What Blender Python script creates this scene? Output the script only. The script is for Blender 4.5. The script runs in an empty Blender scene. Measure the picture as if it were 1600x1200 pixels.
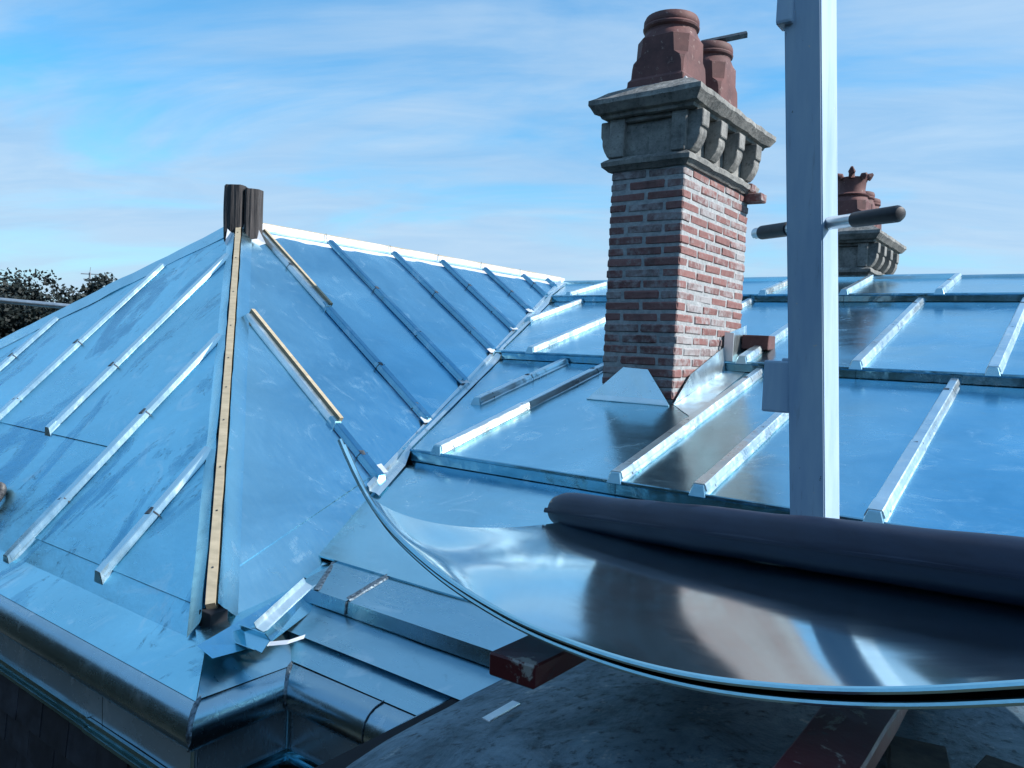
import bpy, bmesh, math, random
from mathutils import Vector, Matrix, noise
rnd = random.Random(7)
scene = bpy.context.scene
col = scene.collection
R = math.radians

# ------------------------------------------------------------------ camera, sky, sun
# world axes: x runs along the main ridge, y up the main slope in plan, z up; the eye is at z = 0, the garden 11 m below
cam_d = bpy.data.cameras.new('camera'); cam = bpy.data.objects.new('camera', cam_d); col.objects.link(cam)
cr = Vector((0.79926716, 0.59931366, 0.04466706)); cu = Vector((-0.06280553, 0.00937987, 0.99798171)); cf = Vector((-0.5976851, 0.80045934, -0.04513724))
m = Matrix((cr, cu, -cf)).transposed().to_4x4(); cam.matrix_world = m
cam_d.sensor_width = 36; cam_d.lens = 36 * 1219.18 / 1600; cam_d.clip_start = .02; cam_d.clip_end = 5000
scene.camera = cam
SUN_EL, SUN_AZ = R(37), R(23)
world = bpy.data.worlds.new('World'); scene.world = world; world.use_nodes = True
def build_world():
    nt = world.node_tree; N = nt.nodes; L = nt.links; N.clear()
    out = N.new('ShaderNodeOutputWorld'); bg = N.new('ShaderNodeBackground'); bg.inputs[1].default_value = .073
    sky = N.new('ShaderNodeTexSky'); sky.sky_type = 'NISHITA'; sky.sun_disc = False
    sky.sun_elevation = SUN_EL; sky.sun_rotation = R(90) - SUN_AZ; sky.altitude = 200; sky.air_density = 1.3; sky.dust_density = .6; sky.ozone_density = 3.
    tint = N.new('ShaderNodeMix'); tint.data_type = 'RGBA'; tint.blend_type = 'MULTIPLY'; tint.inputs[0].default_value = 1
    tint.inputs[7].default_value = (.60, 1.68, 2.15, 1)
    L.new(sky.outputs[0], tint.inputs[6])
    tc = N.new('ShaderNodeTexCoord'); sep = N.new('ShaderNodeSeparateXYZ'); L.new(tc.outputs['Generated'], sep.inputs[0])
    zc = N.new('ShaderNodeMath'); zc.operation = 'MAXIMUM'; L.new(sep.outputs[2], zc.inputs[0]); zc.inputs[1].default_value = 0
    za = N.new('ShaderNodeMath'); za.operation = 'ADD'; L.new(zc.outputs[0], za.inputs[0]); za.inputs[1].default_value = .16
    dv = N.new('ShaderNodeVectorMath'); dv.operation = 'DIVIDE'; L.new(tc.outputs['Generated'], dv.inputs[0])
    cb = N.new('ShaderNodeCombineXYZ'); [L.new(za.outputs[0], cb.inputs[i]) for i in range(3)]; L.new(cb.outputs[0], dv.inputs[1])
    rt = N.new('ShaderNodeMapping'); rt.inputs['Rotation'].default_value = (0, 0, R(-27)); L.new(dv.outputs[0], rt.inputs[0])
    mp = N.new('ShaderNodeMapping'); mp.inputs['Scale'].default_value = (.6, 1.1, .3)
    mp.inputs['Location'].default_value = (.6, .3, 0)
    L.new(rt.outputs[0], mp.inputs[0])
    n1 = N.new('ShaderNodeTexNoise'); n1.inputs['Scale'].default_value = 1.15; n1.inputs['Detail'].default_value = 9; n1.inputs['Roughness'].default_value = .56; n1.inputs['Distortion'].default_value = .55
    L.new(mp.outputs[0], n1.inputs['Vector'])
    r1 = N.new('ShaderNodeValToRGB'); r1.color_ramp.elements[0].position = .30; r1.color_ramp.elements[1].position = .56; r1.color_ramp.interpolation = 'EASE'
    L.new(n1.outputs[0], r1.inputs[0])
    # cover thins out towards the zenith, as the streaks in view do
    el = N.new('ShaderNodeMapRange'); L.new(zc.outputs[0], el.inputs[0]); el.inputs[1].default_value = .08; el.inputs[2].default_value = .7; el.inputs[3].default_value = .9; el.inputs[4].default_value = .72
    ml = N.new('ShaderNodeMath'); ml.operation = 'MULTIPLY'; L.new(r1.outputs[0], ml.inputs[0]); L.new(el.outputs[0], ml.inputs[1])
    hz = N.new('ShaderNodeMapRange'); L.new(zc.outputs[0], hz.inputs[0]); hz.inputs[1].default_value = 0; hz.inputs[2].default_value = .26; hz.inputs[3].default_value = .85; hz.inputs[4].default_value = 0
    cm = N.new('ShaderNodeMix'); cm.data_type = 'RGBA'; L.new(ml.outputs[0], cm.inputs[0]); L.new(tint.outputs[2], cm.inputs[6])
    mp2 = N.new('ShaderNodeMapping'); mp2.inputs['Scale'].default_value = (.75, 2.0, .5); L.new(rt.outputs[0], mp2.inputs[0])
    n2 = N.new('ShaderNodeTexNoise'); n2.inputs['Scale'].default_value = 1.6; n2.inputs['Detail'].default_value = 8; n2.inputs['Roughness'].default_value = .6; n2.inputs['Distortion'].default_value = .8; L.new(mp2.outputs[0], n2.inputs['Vector'])
    r2 = N.new('ShaderNodeValToRGB'); r2.color_ramp.elements[0].position = .26; r2.color_ramp.elements[1].position = .72; L.new(n2.outputs[0], r2.inputs[0])
    r2.color_ramp.elements[0].color = (.27, .53, .86, 1); r2.color_ramp.elements[1].color = (.54, .725, .93, 1)
    sc = N.new('ShaderNodeVectorMath'); sc.operation = 'SCALE'; sc.inputs['Scale'].default_value = 10; L.new(r2.outputs[0], sc.inputs[0])
    L.new(sc.outputs[0], cm.inputs[7])
    ch = N.new('ShaderNodeMix'); ch.data_type = 'RGBA'; L.new(hz.outputs[0], ch.inputs[0]); L.new(cm.outputs[2], ch.inputs[6]); ch.inputs[7].default_value = (5.8, 7.5, 9.4, 1)
    L.new(ch.outputs[2], bg.inputs[0]); L.new(bg.outputs[0], out.inputs[0])
build_world()
sun_d = bpy.data.lights.new('sun', 'SUN'); sun_d.energy = 5.0; sun_d.angle = R(.53); sun_d.color = (1, .93, .88)
sun = bpy.data.objects.new('sun', sun_d); col.objects.link(sun)
sdir = Vector((math.cos(SUN_EL) * math.cos(SUN_AZ), math.cos(SUN_EL) * math.sin(SUN_AZ), math.sin(SUN_EL)))
sun.rotation_euler = sdir.to_track_quat('Z', 'Y').to_euler()
vs = scene.view_settings; vs.view_transform = 'Standard'; vs.look = 'None'; vs.gamma = 1; vs.exposure = .45; vs.use_curve_mapping = False
scene.render.engine = 'CYCLES'; scene.cycles.max_bounces = 10; scene.cycles.glossy_bounces = 5; scene.cycles.diffuse_bounces = 4
scene.cycles.sample_clamp_indirect = 6; scene.cycles.caustics_reflective = False; scene.cycles.use_denoising = True

# ------------------------------------------------------------------ materials
class NT:
    def __init__(s, name):
        s.m = bpy.data.materials.new(name); s.m.use_nodes = True; s.t = s.m.node_tree; s.N = s.t.nodes; s.b = s.N['Principled BSDF']
        s.geo = s.N.new('ShaderNodeNewGeometry'); s.oi = s.N.new('ShaderNodeObjectInfo')
    def l(s, a, b): s.t.links.new(a, b)
    def noise(s, scale, detail=4, rough=.55, vec=None, stretch=None, dist=0, rot=None):
        n = s.N.new('ShaderNodeTexNoise'); n.inputs['Scale'].default_value = scale; n.inputs['Detail'].default_value = detail
        n.inputs['Roughness'].default_value = rough; n.inputs['Distortion'].default_value = dist
        v = vec or s.geo.outputs['Position']
        if stretch:
            mp = s.N.new('ShaderNodeMapping'); mp.inputs['Scale'].default_value = stretch
            if rot: mp.inputs['Rotation'].default_value = rot
            s.l(v, mp.inputs[0]); v = mp.outputs[0]
        s.l(v, n.inputs['Vector']); return n.outputs[0]
    def ramp(s, x, p0, p1, c0=(0, 0, 0, 1), c1=(1, 1, 1, 1), mode='LINEAR'):
        r = s.N.new('ShaderNodeValToRGB'); r.color_ramp.interpolation = mode
        r.color_ramp.elements[0].position = p0; r.color_ramp.elements[1].position = p1
        r.color_ramp.elements[0].color = c0; r.color_ramp.elements[1].color = c1; s.l(x, r.inputs[0]); return r.outputs[0]
    def mix(s, f, a, b, mode='MIX'):
        n = s.N.new('ShaderNodeMix'); n.data_type = 'RGBA'; n.blend_type = mode
        for v, i in ((f, 0), (a, 6), (b, 7)):
            if hasattr(v, 'is_linked') or hasattr(v, 'links'): s.l(v, n.inputs[i])
            else: n.inputs[i].default_value = v if i == 0 else (*v, 1) if len(v) == 3 else v
        return n.outputs[2]
    def math(s, op, a, b=None):
        n = s.N.new('ShaderNodeMath'); n.operation = op
        for v, i in ((a, 0), (b, 1)):
            if v is None: continue
            if hasattr(v, 'links'): s.l(v, n.inputs[i])
            else: n.inputs[i].default_value = v
        return n.outputs[0]
    def map(s, x, a, b, c, d):
        n = s.N.new('ShaderNodeMapRange'); s.l(x, n.inputs[0])
        for i, v in enumerate((a, b, c, d)): n.inputs[i + 1].default_value = v
        return n.outputs[0]
    def bump(s, h, strength, dist, prev=None):
        n = s.N.new('ShaderNodeBump'); n.inputs['Strength'].default_value = strength; n.inputs['Distance'].default_value = dist
        s.l(h, n.inputs['Height'])
        if prev: s.l(prev, n.inputs['Normal'])
        return n.outputs[0]
    def set(s, base=None, rough=None, metal=None, normal=None, spec=None):
        for k, v in (('Base Color', base), ('Roughness', rough), ('Metallic', metal), ('Normal', normal), ('Specular IOR Level', spec)):
            if v is None: continue
            if hasattr(v, 'links'): s.l(v, s.b.inputs[k])
            else: s.b.inputs[k].default_value = (*v, 1) if isinstance(v, tuple) else v
        return s.m
def zinc(name, base, r0, r1, wave=.25, grain=.06, stain=0, stain_col=(.3, .42, .5), metal=1., wavescale=2.2, scratch=.3, smear=.8):
    t = NT(name)
    cl = t.noise(1.7, 6, .62, dist=.6); fine = t.noise(60, 3, .6); streak = t.noise(9, 4, .6, stretch=(1, 7, 2))
    c = t.mix(t.ramp(cl, .35, .7), tuple(x * .80 for x in base), base)
    c = t.mix(t.map(t.oi.outputs['Random'], 0, 1, 0, .25), c, tuple(x * .76 for x in base))
    scr = t.ramp(t.noise(26, 5, .7, stretch=(.25, 1.6, 1), rot=(0, 0, .5)), .66, .74)
    c = t.mix(t.math('MULTIPLY', scr, scratch), c, (.95, .97, 1.))
    # handling marks: pale wiped smears and small dull finger marks
    sm = t.math('MULTIPLY', t.ramp(t.noise(3.4, 7, .66, dist=2.2), .56, .70), smear)
    fm = t.math('MULTIPLY', t.ramp(t.noise(19, 5, .7, dist=1.), .62, .72), smear * .8)
    c = t.mix(t.math('MULTIPLY', sm, .55), c, tuple(min(1, x * .5 + .5) for x in base)); c = t.mix(t.math('MULTIPLY', fm, .5), c, tuple(x * .55 for x in base))
    r = t.map(t.math('ADD', t.math('MULTIPLY', cl, .6), t.math('MULTIPLY', streak, .4)), .3, .7, r0, r1)
    r = t.math('ADD', r, t.math('MULTIPLY', t.math('ADD', sm, fm), .12))
    if stain:
        blot = t.noise(1.5, 7, .6, dist=1.6, stretch=(1.35, .75, .75)); a = t.math('MULTIPLY', t.ramp(blot, .53, .62), stain)
        c = t.mix(a, c, stain_col)
        edge = t.math('SUBTRACT', t.ramp(blot, .535, .553), t.ramp(blot, .556, .575))
        sk = t.math('MULTIPLY', edge, t.ramp(t.noise(17, 6, .75, dist=2.), .5, .62))
        c = t.mix(t.math('MULTIPLY', sk, .85 * stain), c, (.03, .06, .08))
        r = t.math('SUBTRACT', r, t.math('MULTIPLY', a, .10))
    b = t.bump(t.noise(wavescale, 2, .4, dist=.3), wave, .03)
    b = t.bump(t.noise(14, 4, .6), grain * 2, .004, b)
    b = t.bump(fine, grain, .001, b)
    return t.set(c, r, metal, b)
M = {}
M['zinc'] = zinc('new_zinc', (.47, .82, .94), .12, .30, wave=.30, wavescale=1.7)
M['zinc_hip'] = zinc('stained_zinc', (.34, .78, .96), .22, .42, wave=.35, stain=.7, stain_col=(.09, .33, .5), grain=.3)
M['zinc_cover'] = zinc('zinc_cover_strip', (.78, .93, .97), .22, .4, wave=.5, wavescale=6, metal=.93, scratch=.5, grain=.2)
M['zinc_pale'] = zinc('hip_cover_strip', (.66, .88, .95), .18, .32, wave=.3, wavescale=5, metal=.97, scratch=.4)
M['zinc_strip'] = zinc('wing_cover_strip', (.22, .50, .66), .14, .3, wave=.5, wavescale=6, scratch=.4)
M['zinc_sheet'] = zinc('mirror_zinc', (.70, .92, .98), .06, .14, wave=.05, grain=.006, wavescale=1.7, scratch=.05, smear=.15)
M['zinc_ridge'] = zinc('pale_zinc', (.86, .90, .93), .32, .5, wave=.25, metal=.35, stain=.25)
M['zinc_old'] = zinc('dull_zinc', (.36, .62, .74), .2, .42, wave=.3, grain=.12, scratch=.2)
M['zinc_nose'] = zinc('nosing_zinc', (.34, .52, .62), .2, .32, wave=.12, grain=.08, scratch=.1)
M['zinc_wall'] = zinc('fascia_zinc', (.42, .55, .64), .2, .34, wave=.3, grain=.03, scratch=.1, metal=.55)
def old_roof():
    t = NT('weathered_zinc'); a = t.noise(5, 8, .7, dist=.8); b = t.noise(34, 6, .7)
    c = t.mix(t.ramp(a, .38, .66), (.04, .085, .12), (.19, .29, .37)); c = t.mix(t.ramp(b, .54, .66), c, (.035, .05, .07))
    c = t.mix(t.math('MULTIPLY', t.ramp(t.noise(11, 6, .72), .6, .72), .7), c, (.55, .58, .58))
    return t.set(c, t.map(b, .3, .7, .4, .7), .35, t.bump(b, .5, .006, t.bump(a, .4, .02)))
M['old_roof'] = old_roof()
def simple(name, c1, c2, scale, rough, bump=.2, dist=.004, metal=0, stretch=None, detail=6, lo=.35, hi=.68, rvar=0, spec=None):
    t = NT(name); n = t.noise(scale, detail, .62, stretch=stretch); c = t.mix(t.ramp(n, lo, hi), c1, c2)
    c = t.mix(t.math('MULTIPLY', t.oi.outputs['Random'], rvar), c, tuple(x * .55 for x in c1))
    return t.set(c, rough, metal, t.bump(n, bump, dist), spec)
M['wood'] = simple('pale_batten_wood', (.33, .29, .20), (.47, .41, .29), 22, .7, stretch=(.5, .5, 3), bump=.15)
M['dark_wood'] = simple('weathered_wood', (.016, .018, .022), (.085, .08, .08), 30, .85, stretch=(1.6, 1.6, .12), bump=.8, dist=.012)
M['void'] = simple('dark_underlay', (.005, .007, .012), (.012, .015, .022), 8, .9)
M['solder'] = simple('solder', (.02, .035, .05), (.22, .3, .36), 90, .4, bump=.8, dist=.004, metal=.7)
M['clip'] = simple('clip_metal', (.03, .04, .05), (.10, .12, .14), 40, .5, metal=.6)
M['roll'] = simple('bitumen_felt', (.003, .011, .036), (.007, .021, .055), 7, .5, bump=.12, stretch=(1, 1, 4), spec=.45)
M['grip'] = simple('rubber_grip', (.008, .010, .016), (.018, .022, .03), 30, .55, bump=.3)
M['steel'] = simple('galvanised_tube', (.42, .47, .50), (.62, .66, .68), 18, .35, metal=.8, bump=.1)
def post_mat():
    t = NT('painted_post'); n = t.noise(7, 6, .62, stretch=(3, 3, .35)); c = t.mix(t.ramp(n, .3, .65), (.31, .46, .64), (.42, .57, .70))
    c = t.mix(t.ramp(t.noise(38, 5, .75, stretch=(1, 1, .5)), .68, .72), c, (.10, .11, .12)); c = t.mix(t.math('MULTIPLY', t.ramp(t.noise(9, 7, .7, stretch=(6, 6, .3)), .6, .68), .5), c, (.22, .30, .40))
    c = t.mix(t.ramp(t.noise(55, 4, .6), .70, .73), c, (.6, .6, .58))
    return t.set(c, t.map(n, .3, .7, .35, .6), 0, t.bump(n, .12, .004))
M['post'] = post_mat()
M['slate'] = simple('slate', (.012, .018, .030), (.05, .06, .08), 12, .5, bump=.3, rvar=.6)
M['slab'] = simple('old_slab', (.05, .055, .06), (.18, .17, .15), 14, .85, bump=.5)
M['offcut'] = simple('bright_offcut', (.75, .8, .83), (.9, .92, .93), 12, .3, metal=.55, bump=.1)
M['tin'] = simple('pylon_steel', (.2, .22, .24), (.3, .32, .34), 3, .5)
M['hose'] = simple('ribbed_hose', (.02, .025, .03), (.10, .11, .12), 50, .5)
M['wall'] = simple('stone_wall', (.30, .28, .24), (.42, .39, .33), 3, .9, bump=.4)
M['ground'] = simple('meadow', (.03, .034, .028), (.06, .06, .05), .12, .95, bump=.2)
M['bark'] = simple('bark', (.05, .04, .03), (.11, .09, .07), 9, .9, bump=.7)
M['red'] = simple('red_paint', (.16, .012, .014), (.26, .03, .03), 9, .5, bump=.2)
def red_plank():
    t = NT('worn_red_paint'); w = t.noise(9, 7, .7, dist=.6); c = t.mix(t.noise(4), (.045, .003, .006), (.085, .007, .012))
    c = t.mix(t.ramp(w, .58, .63), c, (.30, .29, .27)); c = t.mix(t.ramp(t.noise(22, 5, .7), .6, .7), c, (.03, .03, .035))
    return t.set(c, .5, 0, t.bump(w, .4, .004))
M['plank'] = red_plank()
def terracotta():
    t = NT('terracotta'); n = t.noise(6, 7, .65); s = t.noise(26, 5, .7)
    c = t.mix(t.ramp(n, .3, .7), (.062, .026, .028), (.17, .072, .066)); c = t.mix(t.math('MULTIPLY', t.ramp(s, .6, .72), .5), c, (.55, .46, .40))
    c = t.mix(t.math('MULTIPLY', t.ramp(t.noise(3.3, 6, .7), .56, .7), .6), c, (.09, .05, .045))
    return t.set(c, .72, 0, t.bump(s, .25, .004))
M['pot'] = terracotta()
def stone():
    t = NT('lichened_stone'); n = t.noise(7, 8, .7); s = t.noise(38, 6, .75)
    c = t.mix(t.ramp(n, .32, .66), (.13, .14, .14), (.38, .39, .37)); c = t.mix(t.math('MULTIPLY', t.ramp(s, .55, .67), .75), c, (.07, .075, .075))
    c = t.mix(t.math('MULTIPLY', t.ramp(t.noise(11, 6, .7, stretch=(1, 1, .16)), .52, .68), .65), c, (.05, .055, .058))
    up = t.N.new('ShaderNodeSeparateXYZ'); t.l(t.geo.outputs['True Normal'], up.inputs[0])
    li = t.math('MULTIPLY', t.ramp(t.noise(16, 7, .75), .42, .6), t.map(up.outputs[2], .05, .5, .12, 1))
    c = t.mix(t.math('MULTIPLY', li, .8), c, (.085, .09, .088))
    return t.set(c, .9, 0, t.bump(s, .6, .012, t.bump(n, .5, .02)))
M['stone'] = stone()
def mortar():
    t = NT('lime_mortar'); n = t.noise(30, 7, .7); c = t.mix(t.ramp(n, .35, .68), (.25, .29, .31), (.45, .485, .50))
    return t.set(c, .95, 0, t.bump(n, .7, .008))
M['mortar'] = mortar()
def brick():
    t = NT('old_brick'); rn = t.oi.outputs['Random']; n = t.noise(24, 7, .7); big = t.noise(3.0, 5, .6)
    r = t.N.new('ShaderNodeValToRGB'); cr_ = r.color_ramp; cr_.elements[0].color = (.19, .082, .078, 1); cr_.elements[1].color = (.105, .078, .086, 1)
    for p, c in ((.3, (.235, .108, .10, 1)), (.52, (.15, .066, .066, 1)), (.72, (.19, .12, .118, 1))): e = cr_.elements.new(p); e.color = c
    t.l(rn, r.inputs[0]); c = t.mix(t.ramp(n, .35, .7), r.outputs[0], (.245, .15, .142))
    c = t.mix(t.ramp(t.noise(60, 4, .6), .62, .7), c, (.10, .05, .045))
    wash = t.math('ADD', t.math('MULTIPLY', big, .7), t.math('MULTIPLY', n, .5)); wash = t.math('ADD', wash, t.map(rn, 0, 1, -.12, .13))
    c = t.mix(t.math('MULTIPLY', t.ramp(wash, .57, .76), .85), c, (.35, .37, .385))
    c = t.mix(t.math('MULTIPLY', t.ramp(t.noise(5, 6, .68, stretch=(1, 1, .3)), .55, .72), .6), c, (.045, .04, .042))
    return t.set(c, .9, 0, t.bump(n, .6, .006))
M['brick'] = brick()
def leaf(name, a, b):
    t = NT(name); c = t.mix(t.oi.outputs['Random'], a, b); c = t.mix(t.ramp(t.noise(1.2, 4), .35, .65), c, tuple(x * 1.7 for x in a))
    return t.set(c, .7, 0)
M['leaf'] = leaf('leaves', (.005, .011, .011), (.010, .018, .014))

# ------------------------------------------------------------------ helpers
def tag(o, label=None, cat=None, group=None, kind=None):
    for k, v in (('label', label), ('category', cat), ('group', group), ('kind', kind)):
        if v: o[k] = v
    return o
def empty(name, loc=(0, 0, 0)):
    o = bpy.data.objects.new(name, None); o.empty_display_size = .1; o.location = loc; col.objects.link(o); return o
def mesh_obj(name, me, mat, parent=None):
    if mat: me.materials.append(M[mat])
    o = bpy.data.objects.new(name, me); col.objects.link(o)
    if parent: adopt(o, parent)
    return o
def wloc(p):
    m_ = Matrix.Translation(p.location)
    return m_ if p.parent is None else wloc(p.parent) @ p.matrix_parent_inverse @ m_
def adopt(o, p):                # geometry is written in world coordinates; parents only carry translations
    o.parent = p; o.matrix_parent_inverse = wloc(p).inverted()
def raw(name, V, F, mat, parent=None, smooth=False):
    me = bpy.data.meshes.new(name); me.from_pydata([tuple(v) for v in V], [], F); me.validate(); me.update()
    if smooth: me.polygons.foreach_set('use_smooth', [True] * len(me.polygons))
    return mesh_obj(name, me, mat, parent)
def bmo(name, bm, mat, parent=None, smooth=False, ang=40):
    me = bpy.data.meshes.new(name); bmesh.ops.recalc_face_normals(bm, faces=bm.faces[:])
    if smooth:
        for f in bm.faces: f.smooth = True
        for e in bm.edges:
            if len(e.link_faces) == 2 and e.calc_face_angle(0) > R(ang): e.smooth = False
    bm.to_mesh(me); bm.free(); return mesh_obj(name, me, mat, parent)
def hexa(bm, P):                 # 8 points: bottom loop, top loop
    v = [bm.verts.new(p) for p in P]
    for f in ((0, 3, 2, 1), (4, 5, 6, 7), (0, 1, 5, 4), (1, 2, 6, 5), (2, 3, 7, 6), (3, 0, 4, 7)): bm.faces.new([v[i] for i in f])
    return v
def box_bm(c0, c1, bev=0, seg=1, jit=0):
    bm = bmesh.new(); x0, y0, z0 = c0; x1, y1, z1 = c1
    hexa(bm, [(x0, y0, z0), (x1, y0, z0), (x1, y1, z0), (x0, y1, z0), (x0, y0, z1), (x1, y0, z1), (x1, y1, z1), (x0, y1, z1)])
    if bev: bmesh.ops.bevel(bm, geom=bm.edges[:], offset=bev, segments=seg, affect='EDGES', profile=.6)
    if jit:
        for v in bm.verts: v.co += Vector((rnd.uniform(-jit, jit), rnd.uniform(-jit, jit), rnd.uniform(-jit, jit)))
    return bm
def box(name, c0, c1, mat, parent=None, bev=.002, seg=1, jit=0): return bmo(name, box_bm(c0, c1, bev, seg, jit), mat, parent)
def prism(name, poly, fn, d0, d1, mat, parent=None, bev=0, smooth=False, nseg=1):   # poly in a plane, fn(a,b,d) -> world, extruded d0..d1
    bm = bmesh.new(); n = len(poly); rings = []
    for k in range(nseg + 1):
        d = d0 + (d1 - d0) * k / nseg; rings.append([bm.verts.new(fn(a, b, d)) for a, b in poly])
    for k in range(nseg):
        for i in range(n): bm.faces.new((rings[k][i], rings[k][(i + 1) % n], rings[k + 1][(i + 1) % n], rings[k + 1][i]))
    bm.faces.new(rings[0][::-1]); bm.faces.new(rings[-1])
    if bev: bmesh.ops.bevel(bm, geom=bm.edges[:], offset=bev, segments=1, affect='EDGES')
    return bmo(name, bm, mat, parent, smooth)
def tube(name, pts, r, mat, parent=None, seg=14, caps=True, radii=None):
    pts = [Vector(p) for p in pts]; bm = bmesh.new(); rings = []; up = Vector((0, 0, 1))
    for i, p in enumerate(pts):
        d = (pts[min(i + 1, len(pts) - 1)] - pts[max(i - 1, 0)]).normalized()
        a = d.cross(up if abs(d.z) < .95 else Vector((1, 0, 0))).normalized(); b = d.cross(a); rr = radii[i] if radii else r
        rings.append([bm.verts.new(p + (a * math.cos(t) + b * math.sin(t)) * rr) for t in [2 * math.pi * k / seg for k in range(seg)]])
    for k in range(len(rings) - 1):
        for i in range(seg): bm.faces.new((rings[k][i], rings[k][(i + 1) % seg], rings[k + 1][(i + 1) % seg], rings[k + 1][i]))
    if caps: bm.faces.new(rings[0][::-1]); bm.faces.new(rings[-1])
    return bmo(name, bm, mat, parent, True)
def interp(x, tab):
    if x <= tab[0][0]: return tab[0][1]
    for (a, u), (b, v) in zip(tab, tab[1:]):
        if x <= b: return u + (v - u) * (x - a) / (b - a)
    return tab[-1][1]
def smooth_tab(tab, n=60):       # Catmull-Rom through the table
    out = []
    for k in range(len(tab) - 1):
        p = [tab[max(k - 1, 0)], tab[k], tab[k + 1], tab[min(k + 2, len(tab) - 1)]]
        for s in range(8):
            t = s / 8; out.append(tuple(.5 * (2 * p[1][c] + (p[2][c] - p[0][c]) * t + (2 * p[0][c] - 5 * p[1][c] + 4 * p[2][c] - p[3][c]) * t * t + (3 * p[1][c] - p[0][c] - 3 * p[2][c] + p[3][c]) * t ** 3) for c in (0, 1)))
    out.append(tab[-1]); return out

# ------------------------------------------------------------------ ground, house
g = raw('ground', [(-2500, -2500, -11), (2500, -2500, -11), (2500, 2500, -11), (-2500, 2500, -11)], [(0, 1, 2, 3)], 'ground'); tag(g, kind='structure')
house = tag(empty('house', (-3, 4, -11)), 'house under a new blue-grey zinc roof with hipped wing and stepped main slope', 'house')
RZ = .79                                             # ridge height
TRS, TLS, LHS, MS = .705, 1.017, .575, .3115          # tangents: wing side, hip end, far wing side, main mean
def tr_z(x): return RZ - TRS * (x + 4.97)
def tl_z(y): return .76 + TLS * (y - 3.29)
def lh_z(x): return RZ + LHS * (x + 4.97)
def main_z(y): return -.293 + MS * (y - 4.083)
# slope frames: f(a, b, h); a = horizontal coordinate along the slope, b = plan coordinate across it, h = height off the boards
def unit(v): return Vector(v).normalized()
nTR, nTL = unit((TRS, 0, 1)), unit((0, -TLS, 1))
def fTR(a, b, h=0): return Vector((b, a, tr_z(b))) + nTR * h
def fTL(a, b, h=0): return Vector((a, b, tl_z(b))) + nTL * h
TIER = [(2.13, -.905, 3.0, -.625), (3.0, -.563, 4.755, -.087), (4.755, -.028, 6.625, .49), (6.625, .55, 7.52, .765)]
def fM(k):
    y0, z0, y1, z1 = TIER[k]; s = (z1 - z0) / (y1 - y0); n_ = unit((0, -s, 1))
    return lambda a, b, h=0: Vector((a, b, z0 + s * (b - y0))) + n_ * h
def panel(fn, a0, a1, b0, b1, clips, name, parent, mat, h=.006, cell=.11, amp=.0019, skirt=.008):
    na, nb = max(2, int(abs(a1 - a0) / cell)), max(2, int(abs(b1 - b0) / cell)); bm = bmesh.new()
    vs_ = [[bm.verts.new((a0 + (a1 - a0) * i / na, b0 + (b1 - b0) * j / nb, 0)) for j in range(nb + 1)] for i in range(na + 1)]
    for i in range(na):
        for j in range(nb): bm.faces.new((vs_[i][j], vs_[i + 1][j], vs_[i + 1][j + 1], vs_[i][j + 1]))
    for (p, n_) in clips:        # keep the side the normal points away from
        bmesh.ops.bisect_plane(bm, geom=bm.verts[:] + bm.edges[:] + bm.faces[:], dist=1e-5, plane_co=(p[0], p[1], 0), plane_no=(n_[0], n_[1], 0), clear_outer=True)
    if not bm.faces: bm.free(); return None
    off = rnd.uniform(0, 50); be = [e for e in bm.edges if len(e.link_faces) == 1]
    for f in bm.faces: f.smooth = True
    top = {v: (v.co.x, v.co.y) for v in bm.verts}
    for v, (a, b) in top.items():
        edge = any(len(e.link_faces) == 1 for e in v.link_edges)
        v.co = fn(a, b, h + (0 if edge else amp * (noise.noise((a * 3.1 + off, b * 3.1, off)) + .5 * noise.noise((a * 7 + off, b * 7, 3))) * 1.6))
    for e in be:
        q = [fn(*top[v], h) for v in e.verts] + [fn(*top[v], h - skirt) for v in (e.verts[1], e.verts[0])]
        bm.faces.new([bm.verts.new(x) for x in q])
    me = bpy.data.meshes.new(name); bm.to_mesh(me); bm.free()
    return mesh_obj(name, me, mat, parent)
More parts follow.
